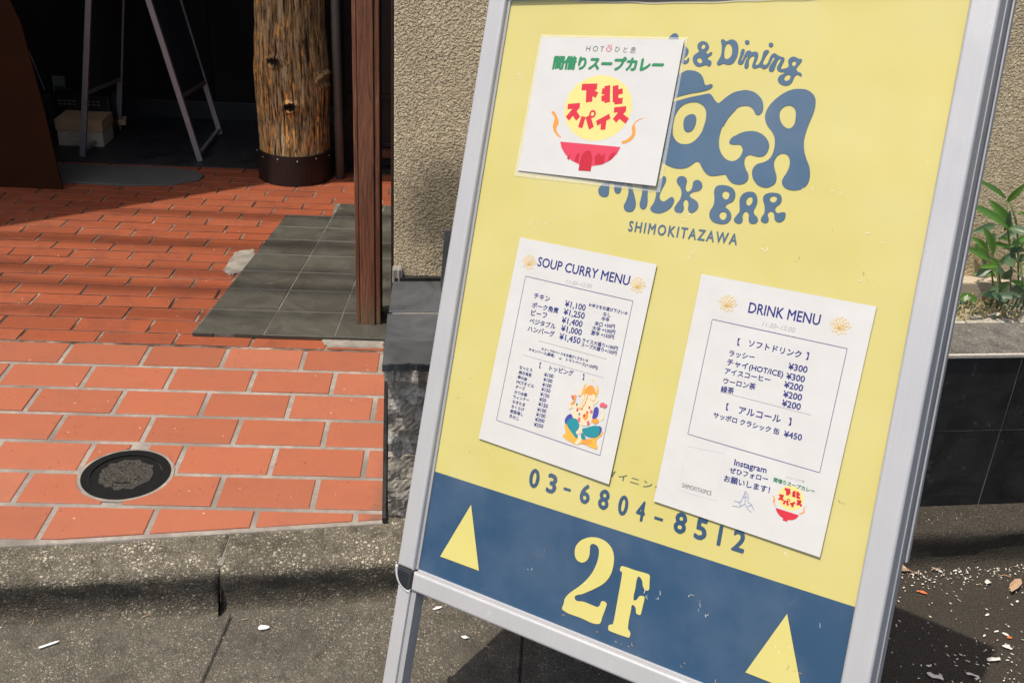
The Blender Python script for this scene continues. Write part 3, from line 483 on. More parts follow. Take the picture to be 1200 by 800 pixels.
for k in range(9):
    y1 = 2.616 - k*PY - .0075; y0 = y1 - PY + .0145
    o = OFF[k % 8] if k < 8 else -1.13
    for i in range(-4, 8):
        xa = o + i*.21 + .006; xb = xa + .198
        if xb < -1.85 or xa > -.12: continue
        poly = [(xa, y0), (xb, y0), (xb, y1), (xa, y1)]
        # front edge of the terrace and the wall on the right
        poly = clip(poly, -.1395, 1, 1.8545+.013)
        if len(poly) > 2: poly = clip(poly, -1, -.0654, .1375-.0654*1.835-.0)
        for pq in (hole_split(poly) if len(poly) > 2 else []):
            if area(pq) < 0: pq = pq[::-1]
            if area(pq) > 4e-4: tile(chip(pq, .25, .005), 0, M['tile_front'])
# worn inner field: narrow bricks
RY = [2.6215, 2.689, 2.772, 2.850, 2.925, 2.9995, 3.069, 3.1395, 3.206, 3.271, 3.336, 3.4025, 3.468]
while RY[-1] < 4.15: RY.append(RY[-1] + .0655)
RX = {0: -1.1935, 1: -1.0712, 2: -1.1554, 3: -1.2435, 4: -1.321, 5: -1.2064, 6: -1.2819, 7: -1.3636, 8: -1.2506, 9: -1.3267, 10: -1.4004, 11: -1.4737, 12: -1.5437}
def tpitch(y): return max(.180, .2085 - (y-2.65)*.034 if y < 3.45 else .1835 - (y-3.45)*.006)
prevx = None
for r in range(len(RY)-1):
    y0, y1 = RY[r]+.003, RY[r+1]-.0035; P_ = tpitch(y0); x0 = RX.get(r)
    if x0 is None:
        x0 = prevx - .077
        if x0 < -1.6: x0 += P_
    prevx = x0
    for i in range(-6, 9):
        xa = x0 + i*P_ + .004; xb = x0 + (i+1)*P_ - .004
        skew = .0
        lim = -1.50 - (y0-2.6)*.20
        if xb < lim-.1 or xa > -.18: continue
        poly = [(xa, y0), (xb, y0), (xb+.003, y1), (xa+.003, y1)]
        # slate pad edge
        if 2.70 <= y0 < 3.655:
            poly = clip(poly, -1, -(-.1163), .7353+.1163*2.70-.0) if True else poly
        if len(poly) > 2: poly = clip(poly, -1, -.036, .19-.036*2.7-.09*0)
        if len(poly) > 2: tile(chip(poly, .45, .008), -.0008, M['tile_back'], .008, .0012, 'paving_brick')
# slate pad
pad = empty('slate_doormat_pad', (-.45, 3.1, 0)); tag(pad, 'grey slate tile strip laid over the terracotta in front of the post', 'paving')
PYS = [2.694, 2.853, 3.003, 3.143, 3.283, 3.420, 3.543, 3.66, 3.80]
def pad_x(c, y):
    l = -.7385 + (y-2.694)*.1155
    w = .1985 - (y-2.694)*.030
    return l + c*w
bm = bmesh.new(); prism(bm, [(-.7385*.992+.45, 2.695*.992-3.1), (-.17+.45, 2.695*.992-3.1), (-.19+.45, 3.80*.992-3.1), (-.46+.45, 3.80*.992-3.1), (-.455+.45, 3.66*.992-3.1), (-.622*.992+.45, 3.66*.992-3.1)], .0003, .0105); bmo('pad_bedding', bm, mat_mortar('pad_joint', (.11, .105, .09), (.20, .19, .165), 30), pad)
zt = .012; s_ = (1.3722-zt)/1.3722
for r in range(8):
    for c in range(3):
        a, b = PYS[r], PYS[r+1]
        if r == 7 and c < 1: continue
        g_ = .0016
        q = [(pad_x(c, a)+g_, a+g_), (min(pad_x(c+1, a), -.155)-g_, a+g_), (min(pad_x(c+1, b), -.175)-g_, b-g_), (pad_x(c, b)+g_, b-g_)]
        if r == 0 and c == 0: q = [q[0], (q[0][0]+.055, a+.001), (q[0][0]+.06, a-.004+.008), *q[1:]]
        q = [(x*s_+.45, y*s_-3.1) for x, y in q]
        bm = bmesh.new(); prism(bm, q, .0005, zt+random.uniform(-.0007, .0007), .0014)
        bmo('slate_tile', bm, M['slate_pad'], pad)
def blob(name, pts, z0, z1, mat, parent=None, jit=.004, sub=5, ch=.003, off=(0, 0), **kw):
    out = []
    for i in range(len(pts)):
        p, q = pts[i], pts[(i+1) % len(pts)]
        for k in range(sub):
            t = k/sub; j = jit if k else 0
            out.append((p[0]+(q[0]-p[0])*t+random.uniform(-j, j)-off[0], p[1]+(q[1]-p[1])*t+random.uniform(-j, j)-off[1]))
    if area(out) < 0: out = out[::-1]
    bm = bmesh.new(); prism(bm, out, z0, z1, ch); return bmo(name, bm, mat, parent, **kw)
blob('cement_patch', [(-.745, 3.14), (-.738, 3.285), (-.683, 3.322), (-.655, 3.25), (-.678, 3.13), (-.713, 3.10)], -.003, .0035, M['cement'], ter, off=(0, TY))
blob('cement_patch', [(-.375, 2.678), (-.355, 2.705), (-.207, 2.72), (-.195, 2.635), (-.349, 2.63)], -.003, .0028, M['cement'], ter, off=(0, TY))
blob('threshold_slab', [(-2.1, 3.93), (-1.25, 3.905), (-1.09, 3.935), (-1.01, 4.0), (-1.005, 4.055), (-1.06, 4.11), (-1.16, 4.135), (-2.1, 4.13)], -.003, .006, simple('slab_grey', (.075, .073, .066), .8, 0, .2, 6, .001, 60), ter, .003, off=(0, TY))
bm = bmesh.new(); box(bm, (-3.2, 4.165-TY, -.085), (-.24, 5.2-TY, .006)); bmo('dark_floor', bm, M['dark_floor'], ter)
# black edging strip between tiles and wall
for (ya, yb) in ((1.838, 2.10), (2.105, 2.45)):
    bm = bmesh.new()
    prism(bm, [(-.1415-(ya-1.835)*.0654, ya-TY), (-.1330-(ya-1.835)*.0654, ya-TY), (-.1330-(yb-1.835)*.0654, yb-TY), (-.1415-(yb-1.835)*.0654, yb-TY)], -.05, .012, .001)
    bmo('edging_strip', bm, M['slate_black'], ter)
# ---- round drain cover
mh = empty('drain_cover', (-.72, 1.991, 0)); tag(mh, 'small round black iron drain cover with worn embossed pattern set in the tiles', 'drain cover')
def annulus(bm, r0, r1, z0, z1, n=64, w0=0, w1=0):
    R_ = []
    for (r, z, w_) in ((r1, z0, w1), (r1, z1, w1), (r0, z1, w0), (r0, z0, w0)):
        R_.append([bm.verts.new(((r+w_*noise.noise(Vector((math.cos(a)*3, math.sin(a)*3, r)))*1.0)*math.cos(a), (r+w_*noise.noise(Vector((math.cos(a)*3, math.sin(a)*3, r))))*math.sin(a), z)) for a in [2*math.pi*k/n for k in range(n)]])
    for i in range(4):
        for k in range(n): bm.faces.new((R_[i][k], R_[i][(k+1) % n], R_[(i+1) % 4][(k+1) % n], R_[(i+1) % 4][k]))
bm = bmesh.new(); annulus(bm, .0945, .1035, -.004, -.0004, 72, 0, .003); bmo('mortar_collar', bm, M['cement'], mh)
bm = bmesh.new(); annulus(bm, .076, .0955, -.006, .0016); bmo('rim', bm, M['iron'], mh)
bm = bmesh.new(); prism(bm, [(.0755*math.cos(a), .0755*math.sin(a)) for a in [2*math.pi*k/64 for k in range(64)]], -.008, -.0012, .001); bmo('lid', bm, M['iron'], mh)
# embossed rosette: scalloped worn plate with raised blossoms and an inscription band
bm = bmesh.new()
pts = []
for k in range(110):
    a = 2*math.pi*k/110; r = .058 + .0022*math.sin(11*a+math.sin(3*a)) + .007*noise.noise(Vector((math.cos(a)*4, math.sin(a)*4, 0)))
    pts.append((r*math.cos(a), r*math.sin(a)))
prism(bm, pts, -.0012, .0002, .0006); ros = bmo('rosette', bm, M['iron_worn'], mh)
bm = bmesh.new(); rnd = random.Random(3)
for k in range(9):
    a = 2*math.pi*k/9+.2; c_ = Vector((.044*math.cos(a), .044*math.sin(a)))
    for j in range(5):
        b_ = 2*math.pi*j/5+a; q = c_ + Vector((math.cos(b_), math.sin(b_)))*.0052
        prism(bm, [(q.x+.0027*math.cos(t), q.y+.0027*math.sin(t)) for t in [k2*math.pi/3 for k2 in range(6)]], 0, .0016, .0005)
for k in range(6):
    a = 2*math.pi*k/6; c_ = Vector((.022*math.cos(a), .022*math.sin(a)))
    for j in range(5):
        b_ = 2*math.pi*j/5+a; q = c_ + Vector((math.cos(b_), math.sin(b_)))*.0048
        prism(bm, [(q.x+.0024*math.cos(t), q.y+.0024*math.sin(t)) for t in [k2*math.pi/3 for k2 in range(6)]], 0, .0016, .0005)
for k in range(5):
    a = .5+k*1.25; pl = []
    for j in range(9):
        t = a + j*.07; pl.append((.032*math.cos(t), .032*math.sin(t), .0012+.0004*math.sin(j)))
    tube(bm, pl, .0012, 5)
bmo('blossom_relief', bm, M['iron_worn'], ros, kind='stuff')
bm = bmesh.new(); prism(bm, [(-.02+.03*0, -.036), (.018, -.036), (.018, -.029), (-.02, -.029)], -.0002, .0006); bmo('grip_slot', bm, M['iron'], mh)

# ================================================================== LOW WALL / PLANTER
WD = Vector((1, .092, 0)).normalized()
lw = empty('low_wall', (-.14, 1.84, 0)); tag(lw, 'low broken wall with black slate facing and a concrete core beside the tiled terrace', 'wall')
def W(x, off, z): # x along, off inwards from the foot line
    return (x+.14, wall_y(x)+off-1.84, z)
def wbox(bm, x0, x1, o0, o1, z0, z1, bev=0):
    vs = [bm.verts.new(W(x, o, z)) for z in (z0, z1) for x, o in ((x0, o0), (x1, o0), (x1, o1), (x0, o1))]
    fs = [bm.faces.new([vs[i] for i in f]) for f in ((0, 3, 2, 1), (4, 5, 6, 7), (0, 1, 5, 4), (1, 2, 6, 5), (2, 3, 7, 6), (3, 0, 4, 7))]
    if bev: bmesh.ops.bevel(bm, geom=list({e for f in fs for e in f.edges}), offset=bev, segments=2, affect='EDGES', profile=.6)
# concrete core, its broken end displaced
bm = bmesh.new(); nx, nz = 60, 70; rows = []
for j in range(nz+1):
    z = -.11 + (.376+.11)*j/nz; row = []
    for i in range(nx+1):
        x = -.131 + .42*i/nx
        q = Vector((x*9, z*9, 1)); d = noise.noise(q)*.016 + noise.noise(q*3)*.010 + abs(noise.noise(q*8))*.007
        if abs(z-.165) < .012: d += .012
        if z > .32: d -= .012
        row.append(bm.verts.new(W(x, .026 + d, z)))
    rows.append(row)
for a, b in zip(rows, rows[1:]):
    for i in range(nx): bm.faces.new((a[i], a[i+1], b[i+1], b[i]))
bmo('rough_concrete', bm, M['broken'], lw)
bm = bmesh.new(); wbox(bm, -.131, 3.2, .05, .37, -.09, .374); bmo('core', bm, M['rough_concrete'], lw)
# slate facing of the planter front: two courses
cols = [.29, .61, .91, 1.2135, 1.515, 1.82, 2.12, 2.42, 2.72, 3.02]
for a, b in zip(cols, cols[1:]):
    for z0, z1 in ((-.005, .1920), (.1965, .378)):
        bm = bmesh.new(); wbox(bm, a+.0022, b-.0022, .002+random.uniform(0, .0015), .02, z0, z1, .0012); bmo('facing_slate', bm, M['slate_black'], lw)
bm = bmesh.new(); wbox(bm, .30, 3.02, .006, .03, -.005, .377); bmo('facing_joint', bm, M['cement'], lw)
bm = bmesh.new(); wbox(bm, .30, 3.05, -.004, .03, .379, .388, .002); bmo('edge_line', bm, simple('pale_mortar', (.42, .38, .33), .8, 0, .25, 60, .001, 200), lw)
bm = bmesh.new(); wbox(bm, .42, 3.05, .002, .145, .3775, .3905, .003); bmo('cap_slab', bm, M['cap_concrete'], lw)
# slates lying on the left end
def lslate(pts, z0, z1, mat=M['slate'], jit=.0015, name='capping_slate'):
    return blob(name, [W(x, o, 0)[:2] for x, o in pts], z0, z1, mat, lw, jit, 6, .0018)
lslate([(-.139, -.016), (-.075, -.010), (-.065, -.018), (.26, -.018), (.26, .205), (-.145, .213)], .375, .391)
lslate([(-.1425, .218), (.26, .208), (.26, .385), (-.143, .392)], .377, .394)
blob('slate_flake', [W(x, o, 0)[:2] for x, o in [(-.085, -.02), (.0, .012), (.06, .035), (.1, -.02), (.02, -.027), (-.05, -.026)]], .391, .396, M['slate'], lw, .001, 5, .001)
blob('mortar_crumbs', [W(x, o, 0)[:2] for x, o in [(-.135, .0), (-.08, -.01), (.0, -.012), (.1, -.01), (.1, .03), (-.13, .03)]], .345, .3745, M['broken'], lw, .006, 8, .004)
bm = bmesh.new(); wbox(bm, -.14, .5, .375, .40, .385, .402); bmo('black_flashing', bm, M['slate_black'], lw)
# crack line mortar on slate
bm = bmesh.new(); wbox(bm, -.135, .26, .2055, .2165, .376, .3905); bmo('joint_mortar', bm, M['cement'], lw)
# stucco wall behind
st = empty('stucco_wall', (-.14, 2.23, 0)); tag(st, 'beige rough sprayed stucco wall rising behind the low slate wall', 'wall')
def stucco(name, x0, x1, o0, o1, z0, z1, parent, b=.003):
    bm = bmesh.new(); vs = [bm.verts.new((x+.14, wall_y(x)*0 + 2.2250+.045*(x+.14)+o-2.23, z)) for z in (z0, z1) for x, o in ((x0, o0), (x1, o0), (x1, o1), (x0, o1))]
    fs = [bm.faces.new([vs[i] for i in f]) for f in ((0, 3, 2, 1), (4, 5, 6, 7), (0, 1, 5, 4), (1, 2, 6, 5), (2, 3, 7, 6), (3, 0, 4, 7))]
    if b: bmesh.ops.bevel(bm, geom=list({e for f in fs for e in f.edges}), offset=b, segments=2, affect='EDGES', profile=.6)
    return bmo(name, bm, M['stucco'], parent)
stucco('wall_face', -.143, 3.4, 0, .16, .398, 2.7, st)
bm = bmesh.new(); box(bm, (.45+.14, .02, -.09), (3.54, .16, .40)); bmo('wall_footing', bm, M['cap_concrete'], st)
bm = bmesh.new(); box(bm, (.45+.14, .016, .36), (3.54, .06, .424), .004); bmo('base_ledge', bm, simple('ledge_plaster', (.42, .35, .27), .9, 0, .15, 30, .001, 200), st)
# soil in the planter
bm = bmesh.new(); N = 40; rows = []
for i in range(N+1):
    rows.append([bm.verts.new((.45+2.6*i/N, 2.02+.085*(.45+2.6*i/N)+.30*j/8, .362 + .018*noise.noise(Vector((i*.5, j*.7, 0))))) for j in range(9)])
for a, b in zip(rows, rows[1:]):
    for j in range(8): bm.faces.new((a[j], b[j], b[j+1], a[j+1]))
bmo('soil', bm, M['soil'], kind='structure', smooth=True)
blob('mortar_patch', [W(x, o, 0)[:2] for x, o in [(-.144, .378), (-.130, .374), (-.124, .385), (-.124, .40), (-.144, .402)]], .385, .425, M['cement'], lw, .003, 5, .004)
# loose slate offcuts on the wall
for k, (x, yy, lean) in enumerate(((-.018, 2.16, .2), (-.008, 2.185, .28))):
    bm = bmesh.new(); box(bm, (-.016-.012*k, -.004, 0), (.09, .004, .118+.012*k), .001)
    o = bmo('slate_offcut', bm, M['slate']); o.location = (x, yy, .394); o.rotation_euler = (-lean*.6, (.16, .06)[k], .1)
    tag(o, ('thin grey slate offcut leaning in front on the ledge beside the sign frame', 'second slate offcut, the taller one behind against the stucco wall')[k], 'slate', 'slate offcuts on the wall ledge')
# ================================================================== ENTRANCE BUILDING
bld = empty('entrance_wall', (-1.6, 4.85, 0)); tag(bld, 'very dark charcoal rear wall of the shaded entrance', 'wall')
x = -3.4
for wd in (.62, .55, .60, .50, .62, .50):
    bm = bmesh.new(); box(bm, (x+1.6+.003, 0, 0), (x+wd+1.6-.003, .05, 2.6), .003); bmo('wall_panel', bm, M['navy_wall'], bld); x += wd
bm = bmesh.new(); box(bm, (-1.8, -.012, .006), (1.4, .002, .09), .002); bmo('skirting', bm, M['plastic_black'], bld)
bm = bmesh.new(); box(bm, (-3.45, -1.0, -.05), (-3.38, 1.2, 2.6)); o = bmo('side_wall', bm, M['navy_wall']); o.location = (0, 4.0, 0); tag(o, 'dark left side wall of the entrance, outside the picture', 'wall')
bm = bmesh.new()  # dark panel added so the gap beside the stucco corner turns black
prism(bm, [(-.16, 2.40), (-.10, 2.40), (-.10, 4.9), (-.262, 4.9), (-.262, 3.9)], .0, 2.6); o = bmo('gap_shade_panel', bm, M['dark_wood'])
tag(o, 'dark panel added to blacken the shadowed gap between the stucco corner and the jamb', 'wall')
# ceiling with the oblique edge that shades the left of the terrace
bm = bmesh.new()
ZC = 2.45; shx, shy = -.32*ZC, -.175*ZC
e0 = (-1.5566+shx, 3.4476+shy); e1 = (-.7597+shx, 3.9972+shy)
d = ((e1[0]-e0[0]), (e1[1]-e0[1]))
prism(bm, [(e0[0]-d[0]*1.9, e0[1]-d[1]*1.9), e0, e1, (-.20+shx, 4.09+shy), (-.0, 4.09+shy), (0, 5.2), (-4.5, 5.2), (-4.5, e0[1]-d[1]*1.9)], ZC, ZC+.12)
o = bmo('canopy_roof', bm, M['ceiling']); tag(o, 'flat roof slab over the dark entrance, above the picture', 'roof')
# dark joinery between the pipe and the jamb
pn = empty('entrance_panelling', (-.37, 4.27, 0)); tag(pn, 'dark brown timber panelling behind the pipe and the post', 'panelling')
bm = bmesh.new(); box(bm, (-.10, 0, 0), (.12, .03, 2.4)); bmo('board', bm, M['dark_wood'], pn)
for z0, z1 in ((.085, .105), (.28, .30), (.9, .93)):
    bm = bmesh.new(); box(bm, (-.10, -.014, z0), (.12, -.001, z1), .003); bmo('rail', bm, M['dark_wood'], pn)
bm = bmesh.new(); box(bm, (.03, -.07, .058), (.125, -.016, .084), .003); bmo('sill', bm, M['red_wood'], pn)
bm = bmesh.new(); box(bm, (-.245, 3.645, 0), (-.2375, 3.70, 2.5), .001)
bm2 = None
o = bmo('door_jamb', bm, M['red_wood']); tag(o, 'thin brown timber batten standing just left of the stucco wall', 'batten')
# timber post in front
po = empty('timber_post', (-.25, 2.80, .012)); tag(po, 'square brown timber post with grooved edges and a mossy worn foot', 'post')
px0, px1 = -.034, .034
def pbox(name, a, b, bev=.002): 
    bm = bmesh.new(); box(bm, a, b, bev); return bmo(name, bm, M['post'], po)
pbox('shaft', (-.022, -.045, -.004), (.0195, .045, 2.55), .003)
pbox('moulding', (-.0345, -.041, .0), (-.0238, .045, 2.55)); pbox('moulding', (.0213, -.041, .0), (.0345, .045, 2.55))
bm = bmesh.new(); box(bm, (-.028, -.036, .003), (.028, .040, 2.54)); bmo('groove', bm, M['dark_wood'], po)
bm = bmesh.new(); box(bm, (-.006, -.125, -.0118), (.040, -.046, -.0075)); bmo('foot_hole_shade', bm, M['plastic_black'], po)  # black plate laid in for the shadowed hole at the post foot

# ---- log pillar
lg = empty('log_pillar', (-.655, 4.115, 0)); tag(lg, 'thick natural log pillar with peeling bark and knots in a dark steel collar', 'log pillar')
bm = bmesh.new(); NA, NZ = 220, 420; H_ = 2.45; rows = []; layer = bm.verts.layers.float.new('relief')
def prof(z):
    pts = [(0, .136), (.12, .136), (.25, .137), (.34, .141), (.42, .143), (.52, .136), (.62, .129), (.8, .126), (1.3, .128), (2.45, .125)]
    for (a, ra), (b, rb) in zip(pts, pts[1:]):
        if z <= b:
            t = (z-a)/(b-a); t = t*t*(3-2*t); return ra+(rb-ra)*t
    return .125
knots = [(-.70, .475, .010, .018), (-.645, .31, .010, .017), (-.52, .40, .0, .022)]
for j in range(NZ+1):
    t = j/NZ; z = .05 + (1.05*t/.75 if t < .75 else 1.05 + (H_-.05-1.05)*(t-.75)/.25); row = []
    for i in range(NA):
        a = 2*math.pi*i/NA
        # finer sampling towards the viewer
        p = Vector((math.cos(a), math.sin(a), 0))
        r = prof(z)
        n1 = noise.noise(Vector((p.x*7, p.y*7, z*2.2))); n2 = noise.noise(Vector((p.x*24, p.y*24, z*5))); n3 = noise.noise(Vector((p.x*60, p.y*60, z*14)))
        n4 = noise.noise(Vector((p.x*3, p.y*3, z*3+5)))
        d = n1*.0035 + n2*.0028*(1+n4) + n3*.0016; rel_ = .5 + n2*.45 + n3*.3
        xx = -.655+p.x*r; yy = 4.115+p.y*r
        for kx, kz, kd, kr in knots:
            if p.y < -.2:
                dd = math.hypot((xx-kx)/1.25, z-kz)
                if dd < kr*2.2:
                    q = dd/kr
                    d += .012*math.exp(-(q-1.05)**2*6) - (kd*1.1)*math.exp(-q*q*2.2); 
                    if kd: rel_ -= .8*math.exp(-q*q*2.0)
        v_ = bm.verts.new((p.x*(r+d), p.y*(r+d), z)); v_[layer] = rel_; row.append(v_)
    rows.append(row)
for a, b in zip(rows, rows[1:]):
    for i in range(NA): bm.faces.new((a[i], a[(i+1) % NA], b[(i+1) % NA], b[i]))
bmo('trunk', bm, M['log'], lg, smooth=True)
bm = bmesh.new(); annulus(bm, .138, .1465, .0, .118, 48); bmo('collar', bm, M['band'], lg)
bm = bmesh.new()
for k in range(12):
    a = 2*math.pi*k/12+.2; c_ = Vector((math.cos(a), math.sin(a), 0))*.1465 + Vector((0, 0, .105-.004*(k % 2)))
    bmesh.ops.create_uvsphere(bm, u_segments=8, v_segments=5, radius=.0032, matrix=Matrix.Translation(c_))
bmo('rivets', bm, M['alu_dark'], lg, kind='stuff')
# ---- vertical pipe
bm = bmesh.new(); tube(bm, [(0, 0, 0), (-.004, 0, .6), (-.006, 0, 2.45)], .0175, 20)
o = bmo('drain_pipe', bm, M['pipe'], smooth=True); o.location = (-.478, 4.10, 0); tag(o, 'slim grey-brown vertical pipe just right of the log pillar', 'pipe')

# ---- dark A-frame board in the entrance
ez = empty('chalkboard_easel', (-1.30, 4.42, .006)); tag(ez, 'dark double-sided A-frame board with thin metal frame in the shaded entrance', 'A-frame sign')
def easel_side(x_foot, sgn):
    # sides run in Y (4.23..4.62)
    ap = Vector((-.032, 0, 1.13)); f0 = Vector((x_foot+1.30, -.19, 0)); f1 = Vector((x_foot+1.30+(.03 if sgn < 0 else .0), .20, 0))
    a0 = Vector((ap.x+sgn*.012, -.19, 1.13)); a1 = Vector((ap.x+sgn*.012, .20, 1.13))
    for f, a in ((f0, a0), (f1, a1)):
        bm = bmesh.new(); beam(bm, f, a, .022, .02, Vector((0, 1, 0)), .002); bmo('leg', bm, M['easel_metal'], ez)
    bm = bmesh.new(); beam(bm, f0.lerp(a0, .02), f1.lerp(a1, .02), .014, .014); bmo('foot_rail', bm, M['easel_metal'], ez)
    bm = bmesh.new(); beam(bm, f0.lerp(a0, .23), f1.lerp(a1, .2), .016, .016); bmo('panel_rail', bm, M['easel_metal'], ez)
    bm = bmesh.new(); t0, t1 = .24, .97
    q = [f0.lerp(a0, t0), f1.lerp(a1, t0-.03), f1.lerp(a1, t1), f0.lerp(a0, t1)]
    nrm = (q[1]-q[0]).cross(q[3]-q[0]).normalized()*.006
    vs = [bm.verts.new(p-nrm) for p in q]+[bm.verts.new(p+nrm) for p in q]
    for f in ((0, 1, 2, 3), (4, 7, 6, 5), (0, 4, 5, 1), (1, 5, 6, 2), (2, 6, 7, 3), (3, 7, 4, 0)): bm.faces.new([vs[i] for i in f])
    bmo('board', bm, M['chalkboard'], ez)
easel_side(-1.531, -1); easel_side(-1.059, 1)
bm = bmesh.new(); beam(bm, (-.032, -.20, 1.135), (-.032, .21, 1.135), .03, .016, bev=.003); bmo('hinge_bar', bm, M['easel_metal'], ez)
# ---- brown leaning plate at far left
bm = bmesh.new()
pr = [(0, 0), (.03, .0)]
vs = []
for yv in (-.02, -.012):
    vs.append([bm.verts.new((x+1.60, yv, z)) for x, z in ((-1.481, 0), (-1.506, .30), (-1.541, .60), (-1.60, .78), (-1.9, 1.7), (-2.6, 1.7), (-2.35, 0))])
a, b = vs
bm.faces.new(a); bm.faces.new(b[::-1])
for i in range(7): bm.faces.new((a[i], a[(i+1) % 7], b[(i+1) % 7], b[i]))
o = bmo('rust_plate', bm, M['rust']); o.location = (-1.60, 3.86, 0); tag(o, 'big rust-brown upright plate with slanting edge at the left of the entrance', 'metal plate')
# ---- carton, device, outlet, cables
ct = empty('cardboard_carton', (-1.578, 4.43, .006)); tag(ct, 'small cardboard box with printed rings standing behind the dark A-frame', 'box')
bm = bmesh.new(); box(bm, (-.092, -.07, 0), (.092, .07, .070), .002); bmo('body', bm, M['carton_light'], ct)
bm = bmesh.new(); box(bm, (-.096, -.074, .066), (.096, .074, .112), .003); bmo('lid', bm, M['carton'], ct)
bm = bmesh.new()
for (cx, cz, r0) in ((-.02, .034, .026), (-.02, .034, .015)):
    pl = [(cx+r0*1.25*math.cos(t), -.0712, cz+r0*math.sin(t)) for t in [2*math.pi*k/24 for k in range(25)]]
    tube(bm, pl, .0016, 4)
bmo('printed_ring', bm, M['carton'], ct)
dv = empty('black_device', (-1.60, 4.55, .006)); tag(dv, 'black boxy appliance with faint printed lines behind the cardboard box', 'appliance')
bm = bmesh.new(); box(bm, (-.13, -.05, 0), (.11, .05, .175), .006); bmo('housing', bm, M['plastic_black'], dv)
bm = bmesh.new()
for r in range(2):
    for k in range(9):
        if k in (4,): continue
        box(bm, (-.10+k*.020, -.0515, .150-r*.014), (-.10+k*.020+.012, -.0502, .154-r*.014))
bmo('printed_lines', bm, simple('grey_print', (.22, .22, .22), .6), dv, kind='stuff')
bm = bmesh.new(); box(bm, (-.045, -.03, 0), (.045, .03, .02), .001); o = bmo('cardboard_scrap', bm, M['carton']); o.location = (-1.512, 4.62, .04); o.rotation_euler = (.1, .1, .2); tag(o, 'flat brown cardboard piece right of the cardboard box', 'cardboard')
ol = empty('wall_socket', (-1.815, 4.848, .136)); tag(ol, 'cream wall socket plate with a black plug on the rear wall', 'socket')
bm = bmesh.new(); box(bm, (-.028, -.008, -.04), (.028, .0, .04), .002); bmo('plate', bm, M['outlet'], ol)
bm = bmesh.new(); box(bm, (-.014, -.030, -.026), (.018, -.0085, -.002), .003); bmo('plug', bm, M['plastic_black'], ol)
bm = bmesh.new(); tube(bm, [(-1.80, 4.82, .125), (-1.76, 4.78, .14), (-1.70, 4.72, .13), (-1.64, 4.66, .10), (-1.60, 4.62, .05)], .0035, 6); o = bmo('power_cable', bm, M['outlet'], smooth=True); tag(o, 'pale cable running from the wall socket down to the right', 'cable')
bm = bmesh.new(); tube(bm, [(-1.82, 4.82, .115), (-1.86, 4.75, .06), (-1.80, 4.6, .02), (-1.72, 4.42, .02), (-1.70, 4.36, .05), (-1.75, 4.3, .08)], .005, 6); o = bmo('black_cable', bm, M['cable'], smooth=True); tag(o, 'black cable looping on the floor left of the cardboard box', 'cable')
bm = bmesh.new(); tube(bm, [(-1.947, 4.80, .44), (-1.866, 4.80, .12)], .0018, 6); o = bmo('thin_rod', bm, M['easel_metal']); tag(o, 'thin pale rod leaning against the dark rear wall at far left', 'rod')
# ---- unseen overhead cables, added to dim the terrace in soft bands
for k, (yy, hh, rr) in enumerate(((2.79, 8.2, .014), (2.97, 9.0, .022), (3.10, 8.6, .017), (3.33, 9.1, .022), (3.62, 8.2, .016))):
    bm = bmesh.new(); sy = -.175*hh
    tube(bm, [(-9, yy+sy+.1, hh+.25), (-4, yy+sy+.02, hh+.03), (-1.6, yy+sy, hh), (2, yy+sy-.03, hh+.06), (8, yy+sy-.1, hh+.3)], rr, 8)
    o = bmo('shade_cable', bm, M['cable'], smooth=True)
    tag(o, ('added shade cable nearest the road, unseen above the picture', 'second added shade cable counted from the road', 'middle one of the five added shade cables', 'fourth added shade cable counted from the road', 'added shade cable nearest the building entrance')[k], 'cable', 'unseen cables added to shade the terrace')
# ================================================================== PRINT HELPERS (flat lettering, laid on its sheet)
def curve_mesh(splines, smooth=True, res=5, dd=2.0):
    cu = bpy.data.curves.new('outline', 'CURVE'); cu.dimensions = '2D'; cu.fill_mode = 'BOTH'; cu.resolution_u = res
    for f in splines:
        pts = list(zip(f[0::2], f[1::2])); keep = []
        for q in pts:
            if smooth and keep and math.hypot(q[0]-keep[-1][0], q[1]-keep[-1][1]) < dd: continue
            keep.append(q)
        while smooth and len(keep) > 3 and math.hypot(keep[0][0]-keep[-1][0], keep[0][1]-keep[-1][1]) < dd: keep.pop()
        pts = keep
        if smooth:
            s = cu.splines.new('BEZIER'); s.bezier_points.add(len(pts)-1); n = len(pts)
            for i, (x, y) in enumerate(pts):
                b = s.bezier_points[i]; p0 = Vector(pts[i-1]); p1 = Vector((x, y)); p2 = Vector(pts[(i+1) % n])
                t = (p2-p0); L = t.length or 1; t = t/L
                b.co = (x, y, 0); b.handle_left_type = b.handle_right_type = 'FREE'
                h0 = p1 - t*(p1-p0).length*.36; h1 = p1 + t*(p2-p1).length*.36
                b.handle_left = (h0.x, h0.y, 0); b.handle_right = (h1.x, h1.y, 0)
        else:
            s = cu.splines.new('POLY'); s.points.add(len(pts)-1)
            for i, (x, y) in enumerate(pts): s.points[i].co = (x, y, 0, 1)
        s.use_cyclic_u = True
    o = bpy.data.objects.new('tmp', cu); COL.objects.link(o); bpy.context.view_layer.update()
    me = bpy.data.meshes.new_from_object(o); out = ([tuple(v.co) for v in me.vertices], [tuple(p.vertices) for p in me.polygons])
    bpy.data.objects.remove(o); bpy.data.curves.remove(cu); bpy.data.meshes.remove(me)
    return out
